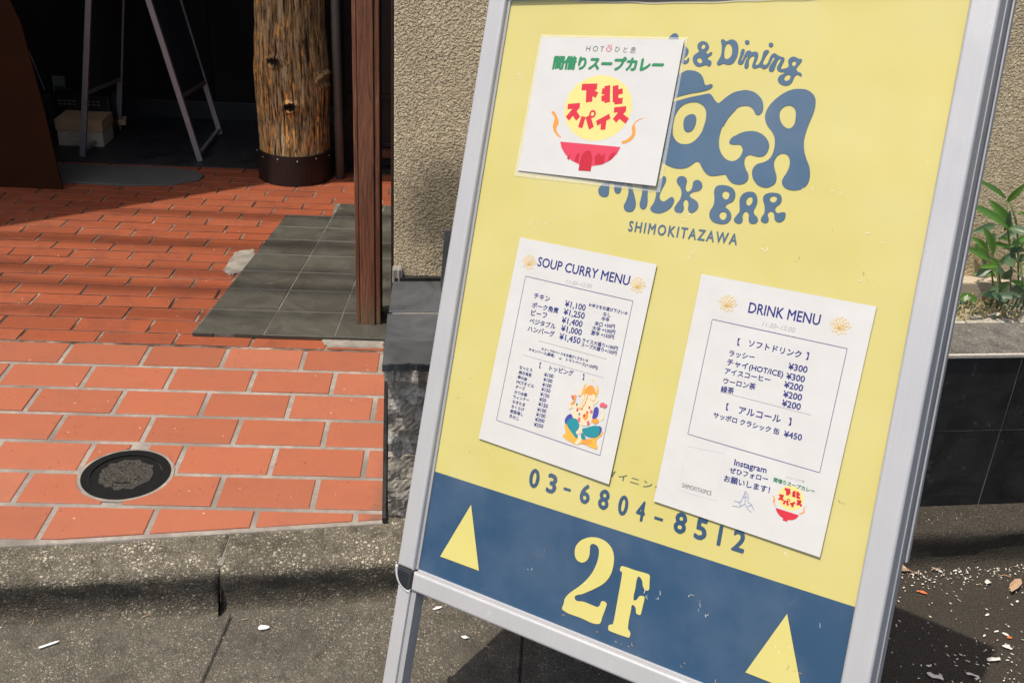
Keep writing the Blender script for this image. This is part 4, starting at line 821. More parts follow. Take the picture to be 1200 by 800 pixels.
def text_mesh(body, x0, y0, x1, y1, bold=.0, height=None, ysc=.94, space=1.0, shear=0, weight=0, em=0):
    cu = bpy.data.curves.new('lettering', 'FONT'); cu.body = body; cu.size = 1; cu.offset = bold; cu.space_character = space
    cu.resolution_u = 3; cu.shear = shear
    o = bpy.data.objects.new('tmp', cu); COL.objects.link(o); bpy.context.view_layer.update()
    me = bpy.data.meshes.new_from_object(o); vs = [v.co.copy() for v in me.vertices]; fs = [tuple(p.vertices) for p in me.polygons]
    bpy.data.objects.remove(o); bpy.data.curves.remove(cu); bpy.data.meshes.remove(me)
    if not vs: return ([], [])
    mnx = min(v.x for v in vs); mxx = max(v.x for v in vs)
    mny = min(v.y for v in vs); mxy = max(v.y for v in vs)
    L = math.hypot(x1-x0, y1-y0); sx = L/(mxx-mnx); sy = sx*ysc; by = 0.0
    if height: sy = height/(mxy-mny); by = mny
    ux, uy = (x1-x0)/L, (y1-y0)/L
    if em:      # fixed glyph size, centred on the run
        sx = sy = em; c = (L-(mxx-mnx)*sx)/2; x0 += ux*c; y0 += uy*c
    V_, F_ = [], []; e_ = weight*min(sx, sy)
    offs = [(0, 0)] if not weight else [(0, 0), (e_, 0), (-e_, 0), (0, e_), (0, -e_), (e_*.7, e_*.7), (-e_*.7, -e_*.7)]
    for k, (ox, oy_) in enumerate(offs):
        b = len(V_)
        V_ += [(x0+(v.x-mnx)*sx*ux-(v.y-by)*sy*uy+ox, y0+(v.x-mnx)*sx*uy+(v.y-by)*sy*ux+oy_, k*.000025) for v in vs]
        F_ += [tuple(i+b for i in q) for q in fs]
    return V_, F_
def stroke(w, pts, h=None):
    """closed quads for thick straight strokes"""
    res = []
    P = list(zip(pts[0::2], pts[1::2]))
    vs, fs = [], []
    for (x0, y0), (x1, y1) in zip(P, P[1:]):
        L = math.hypot(x1-x0, y1-y0) or 1; nx, ny = -(y1-y0)/L*w/2, (x1-x0)/L*w/2; b = len(vs)
        vs += [(x0+nx, y0+ny, 0), (x0-nx, y0-ny, 0), (x1-nx, y1-ny, 0), (x1+nx, y1+ny, 0)]; fs.append((b, b+1, b+2, b+3))
    return vs, fs
def disc(cx, cy, rx, ry, n=64, wob=0, k=19):
    vs = [(cx+rx*math.cos(t)*(1+wob*math.sin(k*t)), cy+ry*math.sin(t)*(1+wob*math.sin(k*t)), 0) for t in [2*math.pi*i/n for i in range(n)]]
    return vs, [tuple(range(n))]
def ring(cx, cy, r, w, n=24):
    vs = []; fs = []
    for i in range(n):
        t = 2*math.pi*i/n; vs += [(cx+r*math.cos(t), cy+r*math.sin(t), 0), (cx+(r-w)*math.cos(t), cy+(r-w)*math.sin(t), 0)]
    for i in range(n): j = (i+1) % n; fs.append((2*i, 2*j, 2*j+1, 2*i+1))
    return vs, fs
def poly(f): return [(x, y, 0) for x, y in zip(f[0::2], f[1::2])], [tuple(range(len(f)//2))]
def put(name, parts, mat, parent, z, sc=.001, oy=0.0, f=None, label=None, kind=None):
    V_, F_ = [], []
    for vs, fs in parts:
        b = len(V_); V_ += vs; F_ += [tuple(i+b for i in q) for q in fs]
    me = bpy.data.meshes.new(name)
    me.from_pydata([(x*sc, y*sc+oy, z+zz+(f(x, y) if f else 0)) for x, y, zz in V_], [], F_)
    # all print faces look outwards
    bm = bmesh.new(); bm.from_mesh(me)
    for q in bm.faces:
        q.normal_update()
        if q.normal.z < 0: q.normal_flip()
    if any(len(q.verts) > 4 for q in bm.faces): bmesh.ops.triangulate(bm, faces=[q for q in bm.faces if len(q.verts) > 4])
    bm.to_mesh(me); bm.free()
    return link(name, me, mat, parent, kind, label)
# ================================================================== THE SIGN BOARD
FU, FV, FN = Vector((.7628, -.6274, .1567)).normalized(), Vector((.1297, .3858, .9134)), None
FN = FU.cross(FV).normalized(); FV = FN.cross(FU).normalized()
BL0 = Vector((-.0485, 1.4278, .2084)); FOOT = .343
ORG = BL0 - FV*FOOT
BM = Matrix(((FU.x, FV.x, FN.x, ORG.x), (FU.y, FV.y, FN.y, ORG.y), (FU.z, FV.z, FN.z, ORG.z), (0, 0, 0, 1)))
sg = empty('sign_board', mat=BM); tag(sg, 'tall yellow and blue aluminium-framed sidewalk sign with logo lettering, phone number and 2F', 'sidewalk sign')
PW, PH = .7225, .9585
def sb(name, a, b, mat, bev=0, parent=sg):
    bm = bmesh.new(); box(bm, (a[0], a[1]+FOOT, a[2]), (b[0], b[1]+FOOT, b[2]), bev); return bmo(name, bm, mat, parent)
# poster = one sheet, yellow above, blue band below
bm = bmesh.new()
def sheet(x0, x1, y0, y1, z, nx=24, ny=32, amp=.0006):
    g_ = [[bm.verts.new((x0+(x1-x0)*i/nx, y0+(y1-y0)*j/ny+FOOT, z+amp*noise.noise(Vector((i*.35, j*.35, 3))))) for i in range(nx+1)] for j in range(ny+1)]
    for a, b in zip(g_, g_[1:]):
        for i in range(nx): bm.faces.new((a[i], a[i+1], b[i+1], b[i]))
sheet(0, PW, .1701, PH, -.0004, amp=.0); po_ = bmo('poster', bm, M['yellow'], sg)
bm = bmesh.new(); sheet(0, PW, 0, .1701, -.0004, 24, 6, 0); bmo('blue_band', bm, M['blue'], po_)
LG = lambda k: [[v/10 for v in s] for s in DATA[k]]
put('logo_lettering', [curve_mesh(LG('LOGO'))], M['logo_blue'], po_, .0003, oy=FOOT)
sh = DATA['SH']; put('place_lettering', [text_mesh('SHIMOKITAZAWA', *sh, weight=.02, height=15.2, space=1.28)], M['logo_blue'], po_, .0003, oy=FOOT)
dg = []
for c, x0, y0, x1, y1 in DATA['DIG']:
    if c == '-': dg.append(stroke(4.0, [x0, y0-.3, x1, y0-.3]))
    else: dg.append(text_mesh(c, x0+1, 194.5, x1, 194.5, **(dict(weight=.03, height=28.5) if c != '1' else dict(weight=.02, em=40))))
put('phone_number', dg, M['blue'], po_, .0003, oy=FOOT)
kn = DATA['KANA']
for q in ([text_mesh('ダイニング', kn[0]-14, 243.5, kn[0]+86, 243.5, height=11.5, space=1.25), text_mesh('カフェ&', kn[0]-165, 245, kn[0]-96, 245, height=11.5, space=1.2)]): put('kana_line', [q], M['i_ink'], po_, .0003, oy=FOOT)
put('floor_number', [curve_mesh(LG('TWO')), curve_mesh(LG('EFF'), True)], M['pale_yellow'], po_, .0004, oy=FOOT)
for s in LG('TRI'): put('triangle_mark', [poly(s)], M['pale_yellow'], po_, .0004, oy=FOOT)
# scuffs and tape scraps stuck on the face
rnd = random.Random(5)
sc_p = []
def squiggle(cx, cy, L, w, a):
    pts = []; x, y = cx, cy
    for i in range(5):
        pts += [x, y]; a += rnd.uniform(-.9, .9); x += math.cos(a)*L/4; y += math.sin(a)*L/4
    return stroke(w, pts)
for cx, cy in ((560, 695), (600, 700), (620, 560), (650, 585), (520, 610), (505, 100), (515, 92), (492, 112), (330, 75), (430, 90), (445, 98), (448, 86), (640, 90), (655, 40), (30, 840), (45, 835), (120, 600), (150, 604), (170, 520), (395, 590), (90, 300), (660, 640), (470, 720), (380, 640), (225, 70), (690, 130)):
    for k in range(rnd.choice((1, 2, 2, 3))): sc_p.append(squiggle(cx+rnd.uniform(-10, 10), cy+rnd.uniform(-8, 8), rnd.uniform(2, 7), rnd.uniform(.25, .7), rnd.uniform(0, 6)))
put('scuff_marks', sc_p, M['white'], po_, .0006, oy=FOOT, kind='stuff')
sc_p = []
for cx, cy in ((20, 300), (25, 330), (60, 220), (430, 565), (440, 560), (560, 600), (655, 590), (90, 225), (110, 222), (300, 18), (360, 14), (420, 12), (500, 14), (560, 10), (655, 60), (660, 62), (248, 100), (680, 300), (555, 190)):
    for k in range(2): sc_p.append(squiggle(cx+rnd.uniform(-6, 6), cy+rnd.uniform(-5, 5), rnd.uniform(2, 6), rnd.uniform(.3, .9), rnd.uniform(0, 6)))
put('grime_marks', sc_p, M['leaf_dry'], po_, .00065, oy=FOOT, kind='stuff')
# frame rails
RW = .0405
sb('backing_panel', (-.002, -.002, -.012), (PW+.002, PH+.002, -.0006), M['alu_dark'])
def rail(name, a, b, n=1):
    o = sb(name, a, b, M['alu'], .0); me = o.data; bm = bmesh.new(); bm.from_mesh(me)
    es = [e for e in bm.edges if all(v.co.z > 0 for v in e.verts)]
    bmesh.ops.bevel(bm, geom=es, offset=.0045, segments=4, affect='EDGES', profile=.5); bm.to_mesh(me); bm.free()
    for p in me.polygons: p.use_smooth = False
    return o
rail('left_rail', (-RW, -.002, -.016), (-.0045, PH+.004, .0115))
rail('right_rail', (PW+.0012, -.040, -.016), (PW+RW-.003, PH+.04, .0115))
rail('bottom_rail', (-.002, -.0355, -.016), (PW+.0005, -.003, .0115))
rail('top_rail', (0, PH+.003, -.016), (PW+.0005, PH+.038, .0115))
sb('rail_lip', (-.0045, .0, -.004), (0.0006, PH, .0028), M['alu_dark'], .0008)
sb('rail_lip', (.0, -.003, -.004), (PW, .0006, .0022), M['alu'], .0008)
sb('rail_lip', (PW+.0002, .0, -.004), (PW+.0012, PH, .002), M['alu_dark'])
# dark sliver drawn as shadow under the top rail, edged by the sagging cover
tg_ = []
for i in range(33):
    u_ = 110+520*i/32; tg_ += [u_, 1000*PH+2-(9.5*math.sin(math.pi*i/32)**.5+2.2*noise.noise(Vector((i*.35, 0, 2))))]
put('rail_shadow', [poly([110, 1000*PH+3]+tg_+[630, 1000*PH+3])], simple('cover_shade_film', (.09, .085, .06), .4), sg, .0007, oy=FOOT)
put('cover_fold', [stroke(1.1, [v-(1.3 if k % 2 else 0) for k, v in enumerate(tg_)])], M['alu'], sg, .0011, oy=FOOT)
# corner pieces
def corner(name, cx, cy, a0, r, mat, zf):
    bm = bmesh.new(); pts = [(cx, cy)] + [(cx+r*math.cos(a0+math.pi/2*k/12), cy+r*math.sin(a0+math.pi/2*k/12)) for k in range(13)]
    prism(bm, [(x, y+FOOT) for x, y in pts], -.016, zf, .003); return bmo(name, bm, mat, sg)
corner('corner_cap', -.0025, -.0022, math.pi, .0375, M['blackgap'], .0105)
corner('corner_trim', -.006, -.0055, math.pi, .0325, M['chrome'], .0122)
bm = bmesh.new(); pl = [(-.0045+.0375*math.cos(math.pi+math.pi/2*k/12), -.0022+.0375*math.sin(math.pi+math.pi/2*k/12)+FOOT, .0085) for k in range(13)]
tube(bm, pl, .0032, 8); bmo('corner_bead', bm, M['alu'], sg, smooth=True)
corner('corner_cap', -.002, PH+.0065, math.pi/2, .036, M['corner_blue'], .0118)
# legs, built on to the frame
bm = bmesh.new(); box(bm, (-.031, 0-.0, -.017), (-.0035, FOOT-.034, .0105), .002); bmo('leg', bm, M['alu'], sg)
bm = bmesh.new(); box(bm, (-.0034, 0, -.0165), (.0075, FOOT-.034, .006), .001); bmo('leg_channel', bm, M['alu_dark'], sg)
bm = bmesh.new(); box(bm, (PW+.001, -.125, -.0165), (PW+RW-.0055, FOOT-.04, .0105), .002); bmo('leg', bm, M['alu'], sg)
# side channel and folded rear panel seen past the right rail
sb('side_channel', (PW+.030, -.4, -.034), (PW+RW-.0015, PH+.04, -.0165), M['alu_dark'], .002)
sb('gap_shade_strip', (PW+.020, .235, -.041), (PW+RW-.006, PH+.04, -.0342), M['blackgap'])  # black strip standing for the shade in the gap before the rear panel
sb('rear_panel', (-.02, .235, -.052), (PW+RW+.0005, PH+.04, -.0415), M['alu_dark'], .002)
# rear easel legs
nh = Vector((.6335, .6764, 0)).normalized()
Bi = BM.inverted()
top_l = Vector((.09, PH-.03+FOOT, -.06)); top_r = Vector((PW-.09, PH-.03+FOOT, -.06))
def ground_pt(u, s):
    b = ORG + FU*u; b = b + nh*s; b.z = ROADZ; return b
fl = Bi @ (ground_pt(.09, .50)); fr_ = Bi @ (ground_pt(PW-.09, .46) + Vector((-.02, .02, 0)))
for a, b in ((top_l, fl), (top_r, fr_)):
    bm = bmesh.new(); beam(bm, a, b, .022, .016, Vector((1, 0, 0)), .002); bmo('rear_leg', bm, M['alu_dark'], sg)
bm = bmesh.new(); beam(bm, fl.lerp(top_l, .3), fr_.lerp(top_r, .3), .016, .016); bmo('rear_brace', bm, M['alu_dark'], sg)
# ================================================================== PAPERS TAPED TO THE SIGN
def paper(key, name, label, lift, margin=0):
    cx, cy, ang, Wd, Hd = DATA[key]
    m_ = BM @ Matrix.Translation((cx/1000, cy/1000+FOOT, .0011)) @ Matrix.Rotation(math.radians(ang), 4, 'Z') @ Matrix.Translation((-Wd/2000, -Hd/2000, 0))
    e = empty(name, mat=m_); tag(e, label, 'poster' if key == 'P1' else 'menu')
    f = lambda x, y: lift(x/Wd, y/Hd)
    bm = bmesh.new(); nx, ny = 16, 18; G_ = {}
    for s_, z0 in ((0, 0), (1, .0006)):
        for i in range(nx+1):
            for j in range(ny+1):
                x, y = Wd*i/nx, Hd*j/ny; G_[s_, i, j] = bm.verts.new((x/1000, y/1000, z0+f(x, y)))
    for i in range(nx):
        for j in range(ny):
            bm.faces.new((G_[1, i, j], G_[1, i+1, j], G_[1, i+1, j+1], G_[1, i, j+1])); bm.faces.new((G_[0, i, j], G_[0, i, j+1], G_[0, i+1, j+1], G_[0, i+1, j]))
    for i in range(nx):
        for j in (0, ny): bm.faces.new((G_[0, i, j], G_[0, i+1, j], G_[1, i+1, j], G_[1, i, j]))
    for j in range(ny):
        for i in (0, nx): bm.faces.new((G_[0, i, j], G_[0, i, j+1], G_[1, i, j+1], G_[1, i, j]))
    bmo('sheet', bm, M['paper'], e, smooth=False)
    return e, f, Wd, Hd
ZP = .0009
def T(items, **k): return [text_mesh(*it, **k) for it in items]
def lines(items, mat, e, f, em=9.5, **k):
    for it in items:
        put('menu_line', [text_mesh(*it, **(dict(em=em, weight=.02) if it[0] in '【】' else k))], mat, e, ZP, f=f)
# ---- logo poster
e1, f1, W1, H1 = paper('P1', 'logo_poster', 'square white poster with yellow disc, red lettering and red bowl near the sign top', lambda s, t: .0016*(1-t)**2*(.3+s)+.0022*s*s)
bm = bmesh.new(); prism(bm, [(-.006, -.009), (W1/1000+.006, -.008), (W1/1000+.004, H1/1000+.004), (-.003, H1/1000+.004)], -.0006, -.0002); bmo('laminate_edge', bm, M['film'], e1)
put('heading_small', T(DATA['T1']['ink'], bold=-.004), M['i_ink'], e1, ZP, f=f1)
def logo_print(e, f, X, c, rx, ry, k, zz=ZP):
    """disc, red glyph strokes, swooshes and bowl; X maps poster mm to this sheet's mm"""
    def mp(fl): return [v for x, y in zip(fl[0::2], fl[1::2]) for v in X(x, y)]
    put('sun_disc', [disc(*c, rx, ry, 76, .012)], M['i_sun'], e, zz-.0002, f=f)
    reds = [stroke(w_*.46*k, mp(p)) for w_, p in DATA['REDS']]
    rc = mp(DATA['RING']); reds.append(ring(rc[0], rc[1], 6.2*k, 3.2*k)); put('red_lettering', reds, M['i_red'], e, zz, f=f)
    for s in DATA['SW']: put('steam_swoosh', [curve_mesh([mp(s)], dd=.3)], M['i_orange'], e, zz, f=f)
    put('bowl_print', [poly(mp(DATA['BOWL']))] , M['i_bowl'] if k > .6 else M['i_red'], e, zz, f=f)
    if k > .6: [put('bowl_streak', [poly(mp(s))], M['i_streak'], e, zz+.00015, f=f) for s in DATA['STREAK']]
c1 = DATA['C1']; logo_print(e1, f1, lambda x, y: (x, y), (c1[0]-1, c1[1]-1), 61.5, 50, 1)
put('green_heading', T(DATA['T1']['green'], weight=.06, height=20), M['i_green'], e1, ZP, f=f1)
tg = DATA['T1']['ink'][0]; bx, by = tg[3]+9, tg[4]+5
put('hot_spring_mark', [stroke(1.3, [bx-5, by+1, bx-3.5, by-3, bx, by-4.5, bx+3.5, by-3, bx+5, by+1])]+[stroke(1.2, [bx+q, by, bx+q+.8, by+3, bx+q, by+6]) for q in (-2.8, 0, 2.8)], M['i_rose'], e1, ZP, f=f1)
# ---- lotus drawing
def lotus(cx, cy, s):
    out = []
    def petal(ax, ay, bx, by, w):
        P0, P1 = Vector((ax, ay)), Vector((bx, by)); d = P1-P0; n = Vector((-d.y, d.x)).normalized()
        for sg_ in (-1, 1):
            pts = []
            for i in range(7):
                t = i/6; q = P0 + d*t + n*sg_*w*math.sin(math.pi*t)**.8; pts += [cx+q.x*s, cy+q.y*s]
            out.append(stroke(.065*s, pts))
    petal(0, -.35, 0, .85, .26); petal(-.05, -.35, -.45, .72, .2); petal(.05, -.35, .45, .72, .2)
    petal(-.1, -.38, -.85, .42, .18); petal(.1, -.38, .85, .42, .18); petal(-.1, -.42, -1.1, .0, .15); petal(.1, -.42, 1.1, 0, .15)
    petal(0, -.42, -.75, -.75, .17); petal(0, -.42, .75, -.75, .17); petal(0, -.45, 0, -1.0, .26)
    return out
def boxline(b, w=.75): return [stroke(w, list(b)+list(b[:2]))]
# ---- food menu
e2, f2, W2, H2 = paper('P2', 'food_menu', 'white soup curry menu with a colourful seated figure, at lower left on the sign', lambda s, t: .0010*(1-t)**2+.0012*s**3)
put('heading', T(DATA['T2h'], weight=.012, height=14.5), M['i_navy'], e2, ZP, f=f2)
put('opening_hours', T(DATA['T2s'], bold=-.012, height=6.5, shear=.25), M['i_grey'], e2, ZP, f=f2)
lines(DATA['T2'], M['i_navy'], e2, f2, 9.5, weight=.016)
put('border_line', boxline(DATA['BOX2']), M['i_navyline'], e2, ZP, f=f2)
put('rule_line', [stroke(.5, p) for p in DATA['LN2']], M['i_grey'], e2, ZP, f=f2)
lo = DATA['LO2']
for k in (0, 2): put('lotus_print', lotus(lo[k], lo[k+1], 13), M['i_lotus'], e2, ZP, f=f2)
gz = ZP
order = [('halo', 'gold'), ('base', 'gold'), ('cream', 'cream'), ('orange', 'orange'), ('violet', 'violet'), ('teal', 'teal'), ('rose', 'rose'), ('dark', 'dark')]
for k, mt in order:
    gz += .00012; shp = DATA['GAN'][k]
    if k == 'halo':
        put('figure_print', [curve_mesh(shp, dd=.5)], M['i_'+mt], e2, gz, f=f2)
        cx = sum(shp[0][0::2])/(len(shp[0])/2); cy = sum(shp[0][1::2])/(len(shp[0])/2); gz += .00005
        put('figure_print', [disc(cx, cy, 10.5, 12.5, 30)], M['paper'], e2, gz, f=f2); continue
    for s in shp: put('figure_print', [curve_mesh([s], dd=.5)] if k != 'dark' else [poly(s)], M['i_'+mt], e2, gz, f=f2)
def c2l(pts):   # pencil lines of the seated figure, in the same units as its colour shapes
    return pts
fx, fy = (sum(DATA['GAN']['cream'][0][0::2])/(len(DATA['GAN']['cream'][0])/2), sum(DATA['GAN']['cream'][0][1::2])/(len(DATA['GAN']['cream'][0])/2))
trunk = [fx+2, fy+22, fx+1, fy+12, fx-1, fy+4, fx-5, fy-3, fx-9, fy-2]
put('figure_line', [stroke(3.4, trunk)], M['i_cream'], e2, gz+.0001, f=f2)
put('figure_line', [stroke(.7, [v+(1.9 if i % 2 == 0 else 0) for i, v in enumerate(trunk)])], M['i_orange'], e2, gz+.0002, f=f2)
put('figure_line', [stroke(.7, [v-(1.9 if i % 2 == 0 else 0) for i, v in enumerate(trunk)])], M['i_orange'], e2, gz+.0002, f=f2)
put('figure_ear', [disc(fx-11, fy+21, 4.2, 5.5, 16)], M['i_cream'], e2, gz+.0001, f=f2); put('figure_ear', [disc(fx+14, fy+19, 4.2, 5.5, 16)], M['i_cream'], e2, gz+.0001, f=f2)
for (dx, dy, r_) in ((-9, -6, 1.6), (-4, -11, 1.5), (5, -11, 1.6), (9, -5, 1.5), (-12, 2, 1.5), (11, 3, 1.5)):
    put('figure_bead', [disc(fx+dx, fy+dy, r_, r_*1.3, 10)], M['i_red'] if dx % 2 else M['i_teal'], e2, gz+.0002, f=f2)
# ---- drinks menu
e3, f3, W3, H3 = paper('P3', 'drinks_menu', 'white drink menu with a small red bowl logo, at lower right on the sign', lambda s, t: .0013*(1-t)**2*(.4+s)+.001*(1-s)**3)
put('heading', T(DATA['T3h'], weight=.012, height=14.2), M['i_navy'], e3, ZP, f=f3)
put('opening_hours', T(DATA['T3s'], bold=-.01, height=6.5, shear=.25), M['i_grey'], e3, ZP, f=f3)
lines(DATA['T3'], M['i_navy'], e3, f3, 10.5, weight=.018)
put('account_lettering', T(DATA['T3k'], bold=-.004, height=6.2), M['i_ink'], e3, ZP, f=f3)
put('logo_heading', T(DATA['T3g'], weight=.03), M['i_green'], e3, ZP, f=f3)
put('logo_heading_small', T(DATA['T3t']), M['i_grey'], e3, ZP, f=f3)
put('border_line', boxline(DATA['BOX3']), M['i_navyline'], e3, ZP, f=f3)
put('rule_line', [stroke(.5, p) for p in DATA['LN3']], M['i_grey'], e3, ZP, f=f3)
lo = DATA['LO3']
for k in (0, 2): put('lotus_print', lotus(lo[k], lo[k+1], 13), M['i_lotus'], e3, ZP, f=f3)
c3 = DATA['C3']; kk = .295
logo_print(e3, f3, lambda x, y: (c3[0]+(x-c1[0])*kk, c3[1]+(y-c1[1])*kk*1.1), (c3[0], c3[1]), 18, 16.4, kk*1.2)
put('folded_hands_print', [stroke(.8, p) for p in DATA['HANDS']], M['i_sketch'], e3, ZP, f=f3)
put('blank_panel_outline', boxline(DATA['QRBOX'], .5), M['i_lilac'], e3, ZP, f=f3)

# ================================================================== PLANTS
def leaf_mesh(L, w, seed):
    r = random.Random(seed); bm = bmesh.new(); n = 8; rows = []; curl = r.uniform(.12, .3)*L; tw = r.uniform(-.2, .2)
    for i in range(n+1):
        t = i/n; ww = w*.62*math.sin(math.pi*min(1, t*.93+.04))**.75*(1-t*.25) if i < n else .0002
        z = -curl*t*t; rows.append([bm.verts.new((L*t, s*ww, z + abs(s)*ww*.35 + s*tw*ww*t)) for s in (-1, -.5, 0, .5, 1)])
    for a, b in zip(rows, rows[1:]):
        for i in range(4): bm.faces.new((a[i], b[i], b[i+1], a[i+1]))
    me = bpy.data.meshes.new('leaf'); bm.to_mesh(me); bm.free()
    for p in me.polygons: p.use_smooth = True
    return me
def add_leaf(parent, a, b, w, mat, seed):
    a = Vector(a); b = Vector(b); d = b-a; L = d.length*1.04
    me = leaf_mesh(L, w*1.5, seed); o = link('leaf', me, mat, parent)
    X = d.normalized(); r = random.Random(seed)
    up = Vector((r.uniform(-.4, .4), -.75, .65)).normalized(); Y = up.cross(X).normalized(); Z_ = X.cross(Y).normalized()
    o.matrix_parent_inverse = Matrix.Identity(4)
    o.matrix_local = Matrix(((X.x, Y.x, Z_.x, a.x-parent.location.x), (X.y, Y.y, Z_.y, a.y-parent.location.y), (X.z, Y.z, Z_.z, a.z-parent.location.z+.012*0), (0, 0, 0, 1)))
pl = empty('bamboo_plant', (1.26, 2.2, .375)); tag(pl, 'leafy green bamboo-like plant growing in the raised bed at the right', 'plant')
for k, (ax, ay, az, bx, by, bz, wd) in enumerate(LEAF):
    dark = k in (5, 14, 15, 16, 17, 19, 20, 21, 22, 23, 25, 26)
    add_leaf(pl, (ax, ay, az), (bx, by, bz), wd, M['leaf_dark'] if dark else M['leaf'], 40+k)
rnd = random.Random(11)
for k in range(46):
    x = rnd.uniform(1.19, 1.46); z = rnd.uniform(.39, .60)-abs(x-1.3)*.2; y = rnd.uniform(2.15, 2.28)
    a = rnd.uniform(0, 6.28); L = rnd.uniform(.03, .065)
    add_leaf(pl, (x, y, z), (x+L*math.cos(a), y+rnd.uniform(-.03, .01), z+L*math.sin(a)*.8), rnd.uniform(.008, .014), M['leaf_dark'] if rnd.random() < .65 else M['leaf'], 200+k)
for s in STEM:
    s = [(x-1.26, y-2.2, z-.375) for x, y, z in s]; s.append((s[-1][0]+.005, s[-1][1]+.02, -.02))
    bm = bmesh.new(); tube(bm, s, .0022, 6); bmo('stem', bm, M['stem'], pl, smooth=True)
# a second clump further right, outside the frame edge
pl2 = empty('bamboo_plant', (1.75, 2.27, .375)); tag(pl2, 'second leafy plant in the raised bed, past the right edge of the picture', 'plant')
for k in range(40):
    x = rnd.uniform(1.6, 1.92); z = rnd.uniform(.39, .68); y = rnd.uniform(2.2, 2.33); a = rnd.uniform(0, 6.28); L = rnd.uniform(.04, .09)
    add_leaf(pl2, (x, y, z), (x+L*math.cos(a), y-.01, z+L*math.sin(a)*.8), .013, M['leaf'] if k % 2 else M['leaf_dark'], 300+k)
for k in range(4):
    bm = bmesh.new(); tube(bm, [(-.05+.04*k, 0, 0), (-.09+.06*k, 0, .15), (-.12+.08*k, .01, .27)], .0022, 6); bmo('stem', bm, M['stem'], pl2, smooth=True)
# dry blades and ground cover on the soil
bm = bmesh.new()
for k in range(900):
    x = rnd.uniform(.5, 2.2); o = rnd.uniform(.0, .19)
    if k < 420: x = rnd.uniform(1.06, 1.32)
    y = 2.04+.085*x+o; z = .366; a = rnd.uniform(0, 6.28); L = rnd.uniform(.015, .05)
    h = rnd.uniform(.004, .035)
    p = [Vector((x, y, z)), Vector((x+L*.5*math.cos(a), y+L*.3*math.sin(a), z+h)), Vector((x+L*math.cos(a), y+L*.6*math.sin(a), z+h*.35))]
    w_ = Vector((-math.sin(a), math.cos(a), .3))*rnd.uniform(.0007, .0022)
    v = [bm.verts.new(q) for q in (p[0]-w_, p[0]+w_, p[1]+w_, p[1]-w_, p[2])]
    bm.faces.new(v[:4]); bm.faces.new((v[3], v[2], v[4]))
o = bmo('dry_grass', bm, M['straw'], kind='stuff'); tag(o, 'dry straw-coloured blades littering the planter soil', 'dry grass')
bm = bmesh.new()
for k in range(420):
    x = rnd.uniform(1.05, 2.1); y = 2.05+.085*x+rnd.uniform(0, .2); z = rnd.uniform(.37, .40); a = rnd.uniform(0, 6.28); L = rnd.uniform(.008, .02)
    d = Vector((math.cos(a), math.sin(a)*.6, rnd.uniform(.1, .8))).normalized()*L; s = d.cross(Vector((rnd.uniform(-1, 1), -1, 1))).normalized()*L*.3
    c_ = Vector((x, y, z)); v = [bm.verts.new(q) for q in (c_, c_+d*.5+s, c_+d, c_+d*.5-s)]; bm.faces.new(v)
o = bmo('ground_cover', bm, M['leaf_dark'], kind='stuff'); tag(o, 'small dark green ground cover leaves under the bamboo-like plant', 'ground cover')
# ================================================================== LITTER
def scrap(name, x, y, z, pts, mat, label, cat, th=.0012, curl=.004, rot=0, group=None):
    bm = bmesh.new(); n = len(pts); c_ = (sum(p[0] for p in pts)/n, sum(p[1] for p in pts)/n)
    hs = [curl*rnd.random() for _ in pts]
    top = [bm.verts.new((px, py, th+h)) for (px, py), h in zip(pts, hs)]; bot = [bm.verts.new((px, py, h)) for (px, py), h in zip(pts, hs)]
    ct_ = bm.verts.new((*c_, th+curl*.8)); cb = bm.verts.new((*c_, curl*.5))
    for i in range(n):
        j = (i+1) % n; bm.faces.new((top[i], top[j], ct_)); bm.faces.new((bot[j], bot[i], cb)); bm.faces.new((bot[i], bot[j], top[j], top[i]))
    o = bmo(name, bm, mat); o.location = (x, y, z); o.rotation_euler[2] = rot; tag(o, label, cat, group); return o
def rag(L, w, n=10):
    return [(L/2*math.cos(t)*rnd.uniform(.7, 1.1), w/2*math.sin(t)*rnd.uniform(.6, 1.2)) for t in [2*math.pi*k/n for k in range(n)]]
RZ = ROADZ+.0015
scrap('paper_straw', -.754, 1.567, RZ, [(-.019, -.0022), (.012, -.0024), (.019, -.0005), (.012, .0022), (-.019, .0022)], M['white'], 'short white paper strip on the gutter below the kerb at far left', 'paper strip', .002, .001, .55)
scrap('paper_scrap', -.358, 1.621, RZ, rag(.026, .014, 9), M['white'], 'crumpled white paper scrap lying in the gutter below the drain cover side', 'paper scrap', .002, .004, .1)
scrap('paper_scrap', -.019, 1.687, RZ, rag(.022, .007, 8), M['white'], 'tiny white scrap in the gutter just right of the sign leg', 'paper scrap', .001, .003, .3)
scrap('paper_scrap', .039, 1.604, RZ, rag(.018, .007, 8), M['white'], 'tiny white scrap on the gutter under the bottom rail of the sign', 'paper scrap', .001, .003, -.2)
scrap('dry_leaf', 1.247, 1.790, RZ, [(-.035, -.004), (-.02, .006), (0, .012), (.02, .010), (.036, .002), (.015, -.008), (-.015, -.010)], M['leaf_dry'], 'pale brown dry leaf by the kerb at the far right', 'leaf', .001, .012, .75)
scrap('dry_leaf', 1.091, 1.843, RZ, rag(.03, .008, 8), M['leaf_dry'], 'small curled tan leaf at the kerb foot right of the sign', 'leaf', .001, .006, .2)
scrap('dry_leaf', 1.020, 1.832, RZ+.001, [(-.03, 0), (-.012, .009), (.006, .007), (.03, -.008), (.005, -.001), (-.014, -.003)], M['leaf_dry'], 'curled yellowish leaf against the kerb beside the sign edge', 'leaf', .001, .012, -.25)
scrap('orange_leaf', 1.159, 1.628, RZ, rag(.011, .007, 7), M['leaf_orange'], 'small bright orange leaf fragment on the dark pavement', 'leaf', .001, .003)
